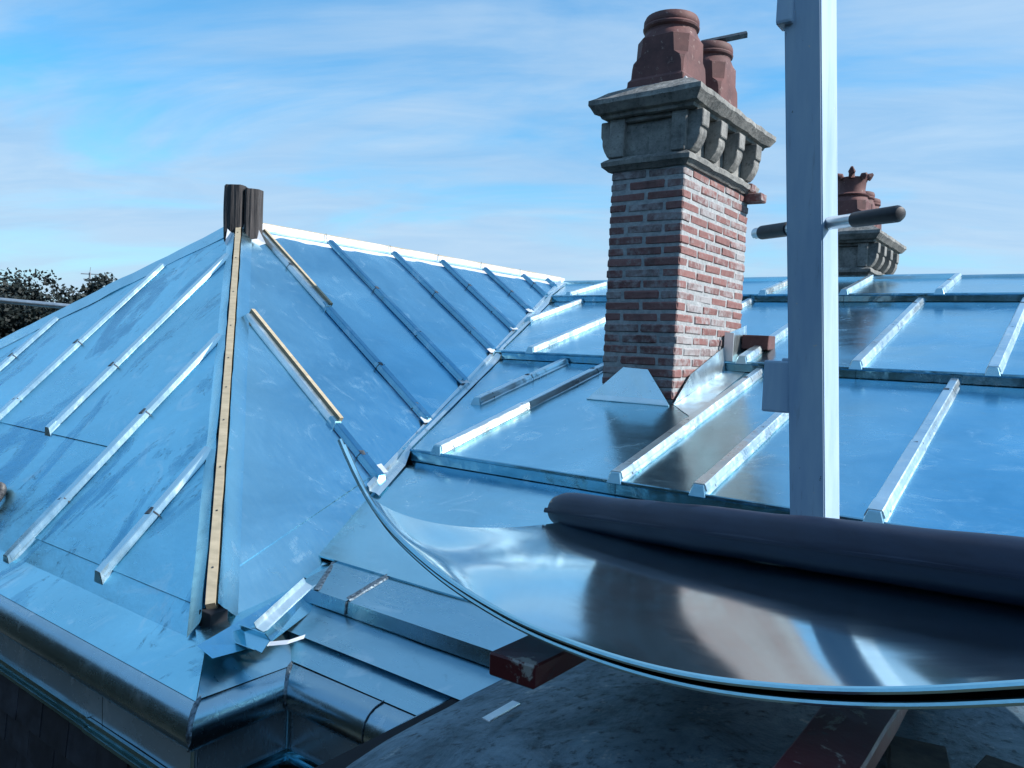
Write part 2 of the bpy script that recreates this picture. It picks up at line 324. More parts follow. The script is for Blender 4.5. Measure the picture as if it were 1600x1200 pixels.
def batten(fn, a, b0, b1, parent, mat='zinc_cover', w=.047, wt=.031, ht=.039, joints=(), name='batten', cap=True, axis=None):
    """trapezoidal zinc roll from the foot b0 to the head b1, each lower cover lapping over the next; sloped foot cap"""
    cuts = [b0] + [b0 + (b1 - b0) * j for j in joints] + [b1]; bm = bmesh.new(); sg = 1 if b1 > b0 else -1
    for k in range(len(cuts) - 1):
        s = .0022 * (len(cuts) - 1 - k); c0 = cuts[k]; c1 = cuts[k + 1] + (sg * .015 if k < len(cuts) - 2 else 0)
        W, T, H = w / 2 + s, wt / 2 + s, ht + s; cp = sg * .018 if (cap and k == 0) else 0
        pr = [(-W - .009, .002), (-W - .002, .008), (-W + .004, H * .46), (-W - .003, H * .44), (-W - .002, H * .52), (-T - .002, H - .004), (-T + .002, H), (T - .002, H), (T + .002, H - .004), (W + .002, H * .52), (W + .003, H * .44), (W - .004, H * .46), (W + .002, .008), (W + .009, .002)] if not mat == 'wood' else [(-W, .001), (-T, H), (T, H), (W, .001)]
        if s and mat != 'wood': pr = [(p_ * 1.03, q_) for p_, q_ in pr]
        ra, rb = [bm.verts.new(fn(a + p_, c0 - cp * (1 - q_ / H), q_)) for p_, q_ in pr], [bm.verts.new(fn(a + p_, c1, q_)) for p_, q_ in pr]
        for i in range(len(pr) - 1): bm.faces.new((ra[i], ra[i + 1], rb[i + 1], rb[i]))
        bm.faces.new(ra); bm.faces.new(rb)
    o = bmo(name, bm, mat, parent)
    if cap and mat != 'wood':
        W, T, H = w / 2 + .008, wt / 2 + .006, ht + .006; bm = bmesh.new(); e0, e1 = b0 - sg * .034, b0 + sg * .03
        ra = [fn(a - W - .006, e0, .003), fn(a + W + .006, e0, .003), fn(a + T, b0 - sg * .010, H), fn(a - T, b0 - sg * .010, H)]
        rb = [fn(a - W, e1, .003), fn(a + W, e1, .003), fn(a + T, e1, H), fn(a - T, e1, H)]; hexa(bm, ra + rb)
        bmesh.ops.bevel(bm, geom=bm.edges[:], offset=.002, segments=1, affect='EDGES'); bmo('end_cap', bm, 'zinc_old' if mat == 'zinc_cover' else mat, parent)
    for c in cuts[1:-1]:
        clip(fn, a - w / 2 * .3, c, ht, parent)
    return o
def clip(fn, a, b, h, parent):          # dark fixing strap across a cover joint with its turned tab
    bm = bmesh.new(); r_ = .011
    hexa(bm, [fn(a - r_, b - .012, h), fn(a + r_, b - .012, h), fn(a + r_, b + .012, h), fn(a - r_, b + .012, h),
              fn(a - r_ * 1.3, b - .016, h + .006), fn(a + r_ * 1.3, b - .010, h + .008), fn(a + r_, b + .012, h + .005), fn(a - r_, b + .012, h + .005)])
    c = a + .008; P = [(-.036, .004), (-.033, h * .5), (-.024, h + .003), (.024, h + .003), (.033, h * .5), (.036, .004)]
    for p, q in zip(P, P[1:]):
        bm.faces.new([bm.verts.new(fn(c + p[0], b - .002, p[1])), bm.verts.new(fn(c + q[0], b - .002, q[1])), bm.verts.new(fn(c + q[0], b + .0025, q[1] + .001)), bm.verts.new(fn(c + p[0], b + .0025, p[1] + .001))])
    return bmo('clip', bm, 'clip', parent)
def slab_part(name, top, thick, mat, parent):
    n_ = (Vector(top[1]) - Vector(top[0])).cross(Vector(top[2]) - Vector(top[0])).normalized(); k = len(top)
    if n_.z < 0: top = top[::-1]; n_ = -n_
    V = [Vector(p) - n_ * .004 for p in top] + [Vector(p) - n_ * thick for p in top]
    return raw(name, V, [tuple(range(k)), tuple(range(2 * k - 1, k - 1, -1))] + [(i, k + i, k + (i + 1) % k, (i + 1) % k) for i in range(k)], mat, parent)
def valley_x(y): return -4.97 + (RZ - main_z(y)) / TRS
HIPX = lambda z: -4.97 + (RZ - z) / TRS                # wing side plane at height z
def hip_y(z): return 3.29 + (z - .76) / TLS
ZB = -1.03
# --- hip end of the wing
hip = slab_part('hip_roof', [(-4.97, hip_y(RZ), RZ), (HIPX(ZB), hip_y(ZB), ZB), (-4.97 - (RZ - ZB) / LHS, hip_y(ZB), ZB)], .05, 'void', house)
def line_clip(p, q, inside):
    d = Vector((q[0] - p[0], q[1] - p[1])); n_ = Vector((d.y, -d.x)).normalized()
    if (Vector((inside[0] - p[0], inside[1] - p[1]))).dot(n_) > 0: n_ = -n_
    return ((p[0], p[1]), (n_.x, n_.y))
apexL = (-4.97, hip_y(RZ)); cR = (HIPX(ZB), hip_y(ZB)); cL = (-4.97 - (RZ - ZB) / LHS, hip_y(ZB))
hipR = line_clip((apexL[0] - .035, apexL[1]), (cR[0] - .035, cR[1]), (-5, 1.8)); hipL = line_clip(apexL, cL, (-5, 1.8))
UB = [-8.28, -7.56, -6.84, -6.12, -5.40, -4.68, -3.92, -3.19, -2.30]
for i in range(len(UB) - 1):
    lap = 1.955 if UB[i + 1] <= -3.9 else 1.575
    panel(fTL, UB[i], UB[i + 1], lap, 3.4, [hipR, hipL], 'zinc_panel', hip, 'zinc_hip', h=.014)
    panel(fTL, UB[i], UB[i + 1], 1.495, lap + .03, [hipR, hipL], 'zinc_panel', hip, 'zinc_hip', h=.007)
def hipline_y(x, dx=-.05): z = tr_z(x - dx) if x > -4.97 else lh_z(x); return hip_y(z)
for u, b0, jn in ((-6.84, 1.50, (.4,)), (-6.12, 1.975, (.55,)), (-5.40, 1.505, (.38, .62)), (-4.68, 1.975, (.32,)), (-3.92, 1.495, (.22, .6)), (-3.19, 1.56, (.45,))):
    batten(fTL, u, b0, hipline_y(u) - .03 if u > -4.97 else hipline_y(u) - .07, hip, 'zinc_pale', joints=jn)
# --- wing slope towards the chimney
wing = slab_part('wing_roof', [(-4.97, hip_y(RZ), RZ), (-4.97, 7.5, RZ), (valley_x(2.15), 2.15, main_z(2.15)), (HIPX(ZB), 2.0, ZB), (HIPX(ZB), hip_y(ZB), ZB)], .05, 'void', house)
hipT = line_clip((apexL[1] + .03, -4.97), (hip_y(ZB) + .03, HIPX(ZB)), (4, -4.2))
valT = line_clip((7.5, valley_x(7.5)), (2.0, valley_x(2.0)), (3, -4.5))
lowT = line_clip((1.68, -2.565), (2.8, -2.915), (4, -4.5))
VB = [1.3, 2.08, 2.74, 3.43, 4.10, 4.80, 5.42, 6.05, 6.70, 7.40, 8.0]
for i in range(len(VB) - 1):
    panel(fTR, VB[i], VB[i + 1], -4.97, -2.4, [hipT, valT, lowT], 'zinc_panel', wing, 'zinc', h=.010)
panel(fTR, 1.3, 2.95, -3.1, -2.36, [hipT, line_clip((2.75, -2.80), (2.12, -2.42), (2.0, -2.8)), line_clip((1.5, -2.372), (2.3, -2.44), (2.0, -2.8))], 'zinc_panel', wing, 'zinc', h=.004, amp=.0008)
def valley_b(y): return valley_x(y)
for y, jn in ((4.10, (.12, .3, .62)), (4.80, (.18, .55)), (5.42, (.25, .6)), (6.05, (.4,)), (6.70, (.5,)), (7.15, ())):
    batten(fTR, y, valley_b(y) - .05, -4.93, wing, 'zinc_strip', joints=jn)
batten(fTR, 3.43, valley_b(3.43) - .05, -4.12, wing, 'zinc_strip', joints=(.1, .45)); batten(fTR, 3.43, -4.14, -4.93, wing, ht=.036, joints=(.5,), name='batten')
batten(fTR, 3.455, -4.14, -4.90, wing, mat='wood', w=.02, wt=.016, ht=.052, name='timber_strip', cap=False)
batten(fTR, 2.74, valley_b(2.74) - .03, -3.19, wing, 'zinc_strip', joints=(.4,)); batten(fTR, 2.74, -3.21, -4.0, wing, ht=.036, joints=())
batten(fTR, 2.765, -3.21, -4.02, wing, mat='wood', w=.024, wt=.02, ht=.054, name='timber_strip', cap=False)
# far side of the wing (turned away), closes the volume
raw('far_slope', [(-4.97, 3.32, RZ - .01), (-4.97, 9.5, RZ - .01), (-4.97 - 3.1, 9.5, lh_z(-4.97 - 3.1)), (-4.97 - (RZ - ZB) / LHS, hip_y(ZB), ZB)], [(0, 1, 2, 3)], 'zinc', house)
# crumpled zinc turned over the far hip
def hip_cover(parent):
    P0, P1 = Vector((-4.99, 3.31, .80)), Vector((cL[0], cL[1], ZB + .02)); bm = bmesh.new(); n = 40; rows = []
    for i in range(n + 1):
        t = i / n; p = P0.lerp(P1, t); w_ = .055 + .02 * noise.noise((t * 11, 0, 0)); k = .012 * noise.noise((t * 17, 5, 0))
        d = Vector((1, 0, 0)); rows.append([bm.verts.new(q) for q in (fTL(p.x + w_ * 2.1, p.y - .03, .018 + k * .6), p + Vector((.02, 0, .035 + k)), p + Vector((-w_, .04, .01)))])
    for i in range(n):
        for j in range(2): bm.faces.new((rows[i][j], rows[i][j + 1], rows[i + 1][j + 1], rows[i + 1][j]))
    return bmo('hip_flashing', bm, 'zinc', parent)
hip_cover(hip)
# --- ridge of the wing
def ridge(parent):
    bm = bmesh.new(); n = 46; rows = []
    for i in range(n + 1):
        t = i / n; y = 3.36 + (7.56 - 3.36) * t; k = .005 * noise.noise((t * 23, 1, 0)); k2 = .006 * noise.noise((t * 15, 7, 0))
        prof = [(-5.02, .72), (-5.005 + k, .825 + k2), (-4.955 + k, .833 + k2), (-4.945 + k, .765), (-4.90, tr_z(-4.90) + .016), (-4.86 + k, tr_z(-4.86) + .012)]
        rows.append([bm.verts.new((x, y, z)) for x, z in prof])
    for i in range(n):
        for j in range(5): bm.faces.new((rows[i][j], rows[i][j + 1], rows[i + 1][j + 1], rows[i + 1][j]))
    return bmo('ridge_upstand', bm, 'zinc_ridge', parent)
ridge(wing)
box('ridge_board', (-4.995, 3.42, .70), (-4.965, 7.5, .842), 'wood', wing)
for y in (4.10, 4.80, 5.42, 6.05, 6.70):
    raw('saddle_tab', [(-4.935, y - .03, .80), (-4.935, y - .022, .80), (-4.91, y - .022, .73), (-4.91, y - .03, .73), (-4.945, y - .03, .845), (-4.945, y - .022, .845)], [(0, 1, 2, 3), (4, 5, 1, 0)], 'clip', wing)
# --- hip timber and finial
def hip_pt(z, off=0): return Vector((HIPX(z), hip_y(z), z)) + unit((.734, -.993, 1.3)) * off
def hip_timber(parent):
    bm = bmesh.new(); n = 40; rows = []
    A, B = hip_pt(.74), hip_pt(-.985); d = (B - A).normalized(); nn = unit((.45, -.62, 1.0)); nn = (nn - d * nn.dot(d)).normalized(); s = d.cross(nn)
    for i in range(n + 1):
        p = A.lerp(B, i / n); w_ = .0165 + .0015 * noise.noise((i * .3, 0, 0))
        rows.append([bm.verts.new(p + s * a * w_ + nn * h) for a, h in ((-1, .0), (-1, .052), (1, .052), (1, .0))])
    for i in range(n):
        for j in range(3): bm.faces.new((rows[i][j], rows[i][j + 1], rows[i + 1][j + 1], rows[i + 1][j]))
    bm.faces.new(rows[0]); bm.faces.new(rows[-1]); o = bmo('hip_timber', bm, 'wood', parent)
    for t in (.04, .16, .3, .42, .52, .6, .68, .78, .86, .95):
        p = A.lerp(B, t) + nn * .0525; tube('nail', [p, p + nn * .002], .004, 'clip', o, seg=8)
    for sg, nm in ((-1, 0), (1, 1)):                 # zinc edges turned up against the timber, uneven
        bm = bmesh.new(); rows = []
        for i in range(n + 1):
            p = A.lerp(B + d * (.05 if sg > 0 else 0), i / n); k = noise.noise((i * .45, 3 + nm * 9, 0)); wv = .026 + .006 * k
            q = p + s * sg * .085; q.z = (tr_z(q.x) if sg * s.x > 0 else tl_z(q.y)) + .02
            rows.append([bm.verts.new(p + s * sg * wv + nn * (.048 + .012 * noise.noise((i * .6, 1, nm)))), bm.verts.new(p + s * sg * (wv + .012) + nn * .022), bm.verts.new(q)])
        for i in range(n):
            for j in range(2): bm.faces.new((rows[i][j], rows[i][j + 1], rows[i + 1][j + 1], rows[i + 1][j]))
        bmo('hip_upturn', bm, 'zinc', parent, True)
    E_ = hip_pt(-1.0); box('hip_foot', E_ + Vector((-.04, -.03, -.11)), E_ + Vector((.03, .04, .035)), 'void', parent)
hip_timber(house)
def finial(parent):
    fx, fy = -4.905, 3.305; o = None
    for nm, poly, top in (('finial_post', [(-.135, -.02), (-.10, -.10), (0, -.105), (.02, -.08), (.03, .10), (-.09, .11)], 1.055), ('split_half', [(.028, -.075), (.05, -.10), (.12, -.07), (.135, .0), (.10, .10), (.036, .10)], 1.035)):
        bm = bmesh.new(); n = 7; rings = []
        P = []
        for i in range(len(poly)):
            a, b = poly[i], poly[(i + 1) % len(poly)]
            for k in range(5): P.append((a[0] + (b[0] - a[0]) * k / 5, a[1] + (b[1] - a[1]) * k / 5))
        cx = sum(p[0] for p in P) / len(P); cy = sum(p[1] for p in P) / len(P)
        for j in range(n + 1):
            z = .66 + (top - .66) * j / n
            rings.append([bm.verts.new((fx + cx + (p[0] - cx) * (1 + .13 * noise.noise((i * 1.9, top, j * .12)) - .015 * j / n) * cr.x * 0 + 0, 0, z)) if False else
                          bm.verts.new(Vector((fx, fy, z)) + Vector((cr.x, cr.y, 0)) * (cx + (p[0] - cx) * (1 + .12 * noise.noise((i * 1.9, top, j * .12)))) + Vector((-cr.y, cr.x, 0)) * (cy + (p[1] - cy) * (1 + .12 * noise.noise((i * 1.9, top * 3, j * .12)))) + Vector((0, 0, .012 * noise.noise((i * .8, top, 0)) if j == n else 0))) for i, p in enumerate(P)])
        for j in range(n):
            for i in range(len(P)): bm.faces.new((rings[j][i], rings[j][(i + 1) % len(P)], rings[j + 1][(i + 1) % len(P)], rings[j + 1][i]))
        bm.faces.new(rings[-1]); q = bmo(nm, bm, 'dark_wood', o or parent); o = o or q
finial(house)
raw('apex_flashing', [(-4.93, 3.20, .80), (-4.80, 3.33, .80), (-4.72, 3.36, .66), (-4.86, 3.13, .63), (-4.78, 3.24, .60)], [(0, 1, 2, 3), (3, 2, 4)], 'zinc_ridge', house)
# --- main slope in four tiers with drips between them
main = slab_part('main_roof', [(valley_x(2.1) + .02, 2.1, main_z(2.1) - .09), (2.6, 2.1, main_z(2.1) - .09), (2.6, 7.5, main_z(7.5) - .09), (valley_x(7.5), 7.5, main_z(7.5) - .09)], .05, 'void', house)
valM = line_clip((valley_x(2.0), 2.0), (valley_x(7.6), 7.6), (-1, 4)); XR = 2.5
CH = (-2.38, -1.91, 4.083, 5.083)                    # chimney footprint x0 x1 y0 y1
TU = [[-3.3, -2.10, -1.42, -.74, -.06, .62, 1.3, 2.5], [-4.2, -3.07, -2.70, -1.65, -1.265, -.60, .07, .74, 1.41, 2.5], [-5.1, -4.13, -3.39, -2.42, -1.77, -1.10, -.43, .24, .91, 1.58, 2.5], [-5.3, -4.29, -3.62, -2.95, -2.32, -1.66, -.98, -.31, .36, 1.03, 1.7, 2.5]]
for k in range(4):
    fn = fM(k); y0, z0, y1, z1 = TIER[k]
    for i in range(len(TU[k]) - 1):
        panel(fn, TU[k][i], TU[k][i + 1], y0, y1 + .01, [valM], 'zinc_panel', main, 'zinc', h=.004)
    for u in TU[k][1:-1]:
        if k == 0: continue
        yt = y1 - .012; yb = y0 + .012
        if k == 1 and u == -3.07: yb = 3.77
        if u < -2.6:
            yv = next((y for y in [y0 + j * .02 for j in range(120)] if valley_x(y) < u - .04), 99); yb = max(yb, yv)
        if yt - yb < .15: continue
        jn = {1: (.045, .42, .88), 2: (.1, .5, .9), 3: (.4,)}[k] if yt - yb > 1.2 else (.12, .55)
        if CH[0] - .05 < u < CH[1] + .05 and k == 2: yb = 5.25; jn = (.5,)
        batten(fn, u, yb, yt, main, joints=jn)
    if k < 3:                                        # drip: rounded nosing, riser, small return
        zt = TIER[k + 1][1]; xs = valley_x(y1) + .05
        prof = [(0, .006), (-.010, .0075), (-.017, .004), (-.018, -.006), (-.004, -.012), (-.002, zt and -(zt - z1) + .004), (.02, -(zt - z1) + .004), (.02, -.004)]
        bounds = [xs + .02] + [u for u in TU[k + 1][1:-1:2] if u > xs + .15] + [XR]
        for a, b in zip(bounds, bounds[1:]):
            prism('step_flashing', [(y1 + p[0], zt + p[1] + .004) for p in prof], lambda y, z, d: Vector((d, y, z)), a + .0015, b - .0015, 'zinc_strip', main)
# main ridge capping
prism('ridge_capping', [(7.46, .70), (7.47, .782), (7.50, .80), (7.58, .80), (7.60, .70)], lambda y, z, d: Vector((d, y, z)), -4.95, -1.0, 'zinc', main, nseg=3)
prism('ridge_capping', [(7.47, .70), (7.478, .772), (7.50, .786), (7.58, .786), (7.60, .70)], lambda y, z, d: Vector((d, y, z)), -.99, 2.5, 'zinc_old', main)
raw('far_slope', [(-8, 7.55, .78), (2.6, 7.55, .78), (2.6, 13, -1.0), (-8, 13, -1.0)], [(0, 1, 2, 3)], 'zinc_old', house)
# valley lining
def valley(parent):
    for s, e in ((2.62, 3.25), (3.23, 3.98), (3.96, 4.95), (4.93, 6.2), (6.18, 7.45)):
        bm = bmesh.new(); rows = []; n = 8
        for i in range(n + 1):
            y = s + (e - s) * i / n; x = valley_x(y); z = main_z(y); dz = .006 if i else .012
            k = next(j for j in range(4) if y <= TIER[j][2] + 1e-6) ; zm = fM(k)(0, y).z
            w_ = .05
            rows.append([bm.verts.new(q) for q in (fTR(y + .01, x - w_, .024), fTR(y, x - w_ * .55, .030), Vector((x - .005, y, z + .026)), Vector((x + w_ * .8, y, max(zm, z - .03) + .022)), Vector((x + w_ * 1.25, y, max(zm, z - .03) + .012)))])
        for i in range(n):
            for j in range(4): bm.faces.new((rows[i][j], rows[i][j + 1], rows[i + 1][j + 1], rows[i + 1][j]))
        bmo('valley_lining', bm, 'zinc_cover', parent)
valley(main)
for y in (4.75, 4.07, 3.40, 2.76, 5.4, 6.0):         # pale folded tabs where the wing battens meet the valley
    x = valley_x(y) - .02; z = main_z(y) + .03
    raw('valley_tab', [Vector((x - .05, y - .01, z + .045)), Vector((x + .012, y - .035, z + .018)), Vector((x + .028, y + .03, z + .022)), Vector((x - .035, y + .04, z + .058))], [(0, 1, 2, 3)], 'zinc_ridge', main)

# --- eaves
def sweep(name, prof, path, mat, parent, smooth=True):   # prof (out, z) per path node frames: path = [(point, outdir)]
    bm = bmesh.new(); rows = [[bm.verts.new(p + o * a + Vector((0, 0, z))) for a, z in prof] for p, o in path]
    for i in range(len(rows) - 1):
        for j in range(len(prof) - 1): bm.faces.new((rows[i][j], rows[i][j + 1], rows[i + 1][j + 1], rows[i + 1][j]))
    return bmo(name, bm, mat, parent, smooth)
eaves = box('eaves', (-9, 1.62, -1.5), (-2.62, 7, -1.09), 'void', house)
def nose(R_=.072):                                   # quarter-round nosing turning under
    return [(-.10, .030), (-.05, .012), (0, 0)] + [(R_ * math.sin(t), -R_ + R_ * math.cos(t)) for t in [R(20 * k) for k in range(1, 10)]] + [(-.004, -2 * R_ - .004)]
NP = nose()
yE, zE = 1.345, -1.135; xE = -2.165
inC = (xE, 1.69)
mit = Vector((1, -1, 0)); Yo = Vector((0, -1, 0)); Xo = Vector((1, 0, 0))
sweep('eaves_nosing', NP, [(Vector((-9, yE, zE)), Yo), (Vector((-5, yE, zE)), Yo), (Vector((xE, yE, zE)), mit)], 'zinc_nose', eaves)
sweep('eaves_nosing', NP, [(Vector((xE, yE, zE)), mit), (Vector((xE, inC[1], zE + .01)), Vector((1, -1, 0)))], 'zinc_nose', eaves)
sweep('eaves_nosing', NP, [(Vector((xE, inC[1], zE + .01)), Vector((1, -1, 0))), (Vector((-1.72, inC[1], zE + .012)), Yo)], 'zinc_nose', eaves)
sweep('eaves_nosing', NP, [(Vector((-1.715, inC[1], zE + .011)), Yo), (Vector((-.9, inC[1], zE + .014)), Yo)], 'zinc_nose', eaves)
# strip between the last panel and the nosing on the hip end
panel(lambda a, b, h=0: Vector((a, b, zE + (b - yE) * (tl_z(1.505) - zE) / (1.505 - yE))) + nTL * h, -9, xE + .02, yE - .004, 1.51, [line_clip((xE - .005, yE), (-2.50, 1.60), (-4, 1.4))], 'eaves_strip', eaves, 'zinc_hip', h=.004)
# wing side strip
raw('eaves_strip', [(-2.50, 1.60, -1.0), (-2.60, 2.25, -.965), (xE + .01, 1.74, zE + .012), (xE - .002, yE - .002, zE + .004)], [(0, 1, 2, 3)], 'zinc_old', eaves)
raw('eaves_strip', [(-2.44, 1.50, -1.02), (-2.54, 2.2, -.955), (-2.36, 2.05, -1.0), (-2.24, 1.66, -1.06), (-2.21, 1.42, -1.035), (-2.26, 1.395, -1.0)], [(0, 1, 2, 3, 4, 5)], 'zinc', eaves)
raw('gusset', [(-2.78, 2.30, -.845), (-2.38, 2.26, -.882), (-2.40, 1.98, -.945), (-2.60, 2.02, -.962), (-2.70, 2.15, -.90)], [(0, 1, 2, 3, 4)], 'zinc', eaves)
# box gutter of the main slope: flat top, riser, lower shelf
def shelf(name, a0, a1, prof, mat, parent):
    bm = bmesh.new(); n = max(2, int((a1 - a0) / .12)); m_ = 6; P = []
    for (p, q) in zip(prof, prof[1:]):
        for k in range(m_): P.append((p[0] + (q[0] - p[0]) * k / m_, p[1] + (q[1] - p[1]) * k / m_))
    P.append(prof[-1]); rows = []
    for i in range(n + 1):
        x = a0 + (a1 - a0) * i / n
        rows.append([bm.verts.new((x, y, z + (.0022 * noise.noise((x * 6, y * 9, 4)) if 0 < j < len(P) - 1 else 0))) for j, (y, z) in enumerate(P)])
    for i in range(n):
        for j in range(len(P) - 1): bm.faces.new((rows[i][j], rows[i][j + 1], rows[i + 1][j + 1], rows[i + 1][j]))
    return bmo(name, bm, mat, parent, True, 30)
for a, b in ((-2.45, -2.158), (-2.152, -1.2), (-1.194, .2), (.206, 2.5)):
    shelf('gutter_top', a, b, [(2.20, -.892), (1.93, -.957)], 'zinc_old', eaves)
    shelf('gutter_riser', a, b, [(1.93, -.9575), (1.926, -1.008), (1.93, -1.012)], 'zinc_nose', eaves)
shelf('lower_shelf', -2.36, 2.5, [(1.95, -1.010), (1.765, -1.055)], 'zinc_old', eaves)
shelf('lower_shelf', -2.30, 2.5, [(1.80, -1.062), (inC[1] + .012, zE + .018)], 'zinc_old', eaves)
def bead(name, pts, w, parent):
    bm = bmesh.new(); rows = []
    n = 26
    for i in range(n + 1):
        t = i / n * (len(pts) - 1); k = min(int(t), len(pts) - 2); p = Vector(pts[k]).lerp(Vector(pts[k + 1]), t - k); ww = w * (1 + .25 * noise.noise((i * .9, w, 0)))
        d = (Vector(pts[k + 1]) - Vector(pts[k])).normalized(); s = d.cross(Vector((.3, -.5, 1))).normalized(); nn = s.cross(d)
        rows.append([bm.verts.new(p + s * a * ww + nn * (h + (.0015 * noise.noise((i * 1.3, 4, 0)) if h > .001 else 0))) for a, h in ((-1, .0), (-.5, .0035), (.5, .0035), (1, 0))])
    for i in range(n):
        for j in range(3): bm.faces.new((rows[i][j], rows[i][j + 1], rows[i + 1][j + 1], rows[i + 1][j]))
    return bmo(name, bm, 'solder', parent)
bead('solder_seam', [(-2.155, 2.17, -.896), (-2.155, 1.935, -.952)], .014, eaves); bead('solder_seam', [(-2.155, 1.927, -.957), (-2.155, 1.923, -1.005)], .004, eaves)
bead('solder_seam', [(-2.50, 2.19, -.90), (-2.33, 1.93, -.955)], .014, eaves)
def nosepath(p, o): return [p + o * (a * 1.012) + Vector((0, 0, z + .001)) for a, z in NP[1:-1]]
bead('solder_seam', nosepath(Vector((xE, yE, zE)), mit), .009, eaves); bead('solder_seam', nosepath(Vector((xE, inC[1], zE + .01)), mit), .009, eaves)
bead('solder_seam', nosepath(Vector((-1.7175, inC[1], zE + .012)), Yo), .002, eaves)
# fascia below the nosing, drip trim, slate-hung mansard below
zF = zE - .138; zT = -1.42
def fascia(a, b, z0, z1, name='fascia_panel', mat='zinc_wall'):
    a, b = Vector(a), Vector(b); d = (b - a); n = max(2, int(d.length / .12)); bm = bmesh.new(); o = Vector((d.y, -d.x, 0)).normalized(); rows = []
    for i in range(n + 1):
        p = a + d * i / n; rows.append([bm.verts.new((p.x, p.y, z0 + (z1 - z0) * j / 4) + Vector((0, 0, 0)) if False else Vector((p.x, p.y, z0 + (z1 - z0) * j / 4)) + o * .003 * noise.noise((p.x * 4, p.y * 4, j * .7))) for j in range(5)])
    for i in range(n):
        for j in range(4): bm.faces.new((rows[i][j], rows[i][j + 1], rows[i + 1][j + 1], rows[i + 1][j]))
    return bmo(name, bm, mat, eaves, True)
yW = yE + .012; xW = xE - .012; yM = inC[1] + .012
xs = [-9, -7.4, -5.8, -4.3, -2.79, xW]
for a, b in zip(xs, xs[1:]): fascia((a + .002, yW, 0), (b - .002, yW, 0), zF + .01, zT)
fascia((xW, yW, 0), (xW, yM, 0), zF + .02, zT); fascia((xW, yM, 0), (-.8, yM, 0), zF + .04, zT)
tube('corner_bead', [(xW - .02, yW - .004, zF), (xW - .02, yW - .004, zT)], .008, 'zinc_old', eaves, 8)
tube('corner_bead', [(xW + .006, yM - .006, zF), (xW + .006, yM - .006, zT)], .007, 'zinc_old', eaves, 8)
tp = [(.0, .0), (.012, .0), (.014, -.014), (.006, -.02), (.006, -.03), (.024, -.034), (.026, -.046), (.0, -.05)]
for path in ([(Vector((-9, yW, zT)), Yo), (Vector((-2.88, yW, zT)), Yo)], [(Vector((-2.884, yW - .002, zT - .002)), Yo), (Vector((xW, yW - .002, zT - .002)), mit)], [(Vector((xW, yW, zT)), mit), (Vector((xW, yM, zT)), mit)], [(Vector((xW, yM, zT)), mit), (Vector((-.8, yM, zT)), Yo)]):
    sweep('drip_trim', tp, path, 'zinc', eaves, False)
mans = box('mansard', (-9, yW + .03, -4), (xW - .03, 6.9, zT - .03), 'void', house)
me_sl = {}
for r_ in range(9):
    for c in range(18):
        x0 = -6.2 + c * .225 + (.112 if r_ % 2 else 0); z1 = zT - .055 - r_ * .125
        if x0 + .22 > xW + .02: continue
        v = rnd.randrange(4)
        if v not in me_sl:
            bm = box_bm((0, 0, -.16), (.221, .009, 0), .0015, jit=.0016); me = bpy.data.meshes.new('slate'); bmesh.ops.recalc_face_normals(bm, faces=bm.faces[:]); bm.to_mesh(me); bm.free(); me.materials.append(M['slate']); me_sl[v] = me
        o = bpy.data.objects.new('slate', me_sl[v]); col.objects.link(o); o.location = (x0, yW + .004 + rnd.uniform(-.002, .002), z1); o.rotation_euler = (R(-5) + rnd.uniform(-.01, .01), rnd.uniform(-.01, .01), 0); adopt(o, mans)
box('wall', (-8.6, 1.7, -11), (-2.5, 12.5, -3.9), 'wall', house, bev=0); box('wall', (-2.6, 2.1, -11), (8, 12.5, -1.6), 'wall', house, bev=0)
box('inner_wall', (-2.4, yM + .05, -4), (3, 2.4, -1.15), 'void', house)
# arched dormer hood with weathered zinc, projecting over the eaves
def hood(parent):
    def z_at(x): return -.735 - (x + .22) ** 2 / (2 * 2.75) * (1 + .06 * abs(x + .22)) - (.02 * max(0, -1.35 - x) / .1)
    bm = bmesh.new(); nx, ny = 60, 34; rows = []
    for i in range(nx + 1):
        x = -1.50 + 2.9 * i / nx; row = []
        for j in range(ny + 1):
            y = 1.185 + 1.5 * j / ny; row.append(bm.verts.new((x, y, z_at(x) + .004 * noise.noise((x * 5, y * 5, 0)) - .2 * max(0, 1.62 - y) ** 2 + .002 * noise.noise((x * 17, y * 17, 2)))))
        rows.append(row)
    for i in range(nx):
        for j in range(ny): bm.faces.new((rows[i][j], rows[i + 1][j], rows[i + 1][j + 1], rows[i][j + 1]))
    o = bmo('dormer_hood', bm, 'old_roof', parent, True)
    sweep('hood_rim', [(0, .002), (.03, -.004), (.042, -.02), (.04, -.05), (.012, -.12), (.0, -.3)], [(Vector((-1.50 + 2.9 * i / nx, 1.186, z_at(-1.50 + 2.9 * i / nx) - .038)), Yo) for i in range(nx + 1)], 'zinc_nose', o)
    tube('hood_edge', [(-1.505, 1.18 + .1 * k, z_at(-1.5) + .004 - .2 * max(0, 1.62 - 1.18 - .1 * k) ** 2) for k in range(9)], .012, 'zinc_nose', o, 10)
    box('hood_cheek', (-1.49, 1.22, -1.9), (1.38, 2.6, -1.06), 'void', o, bev=0)
hood(house)

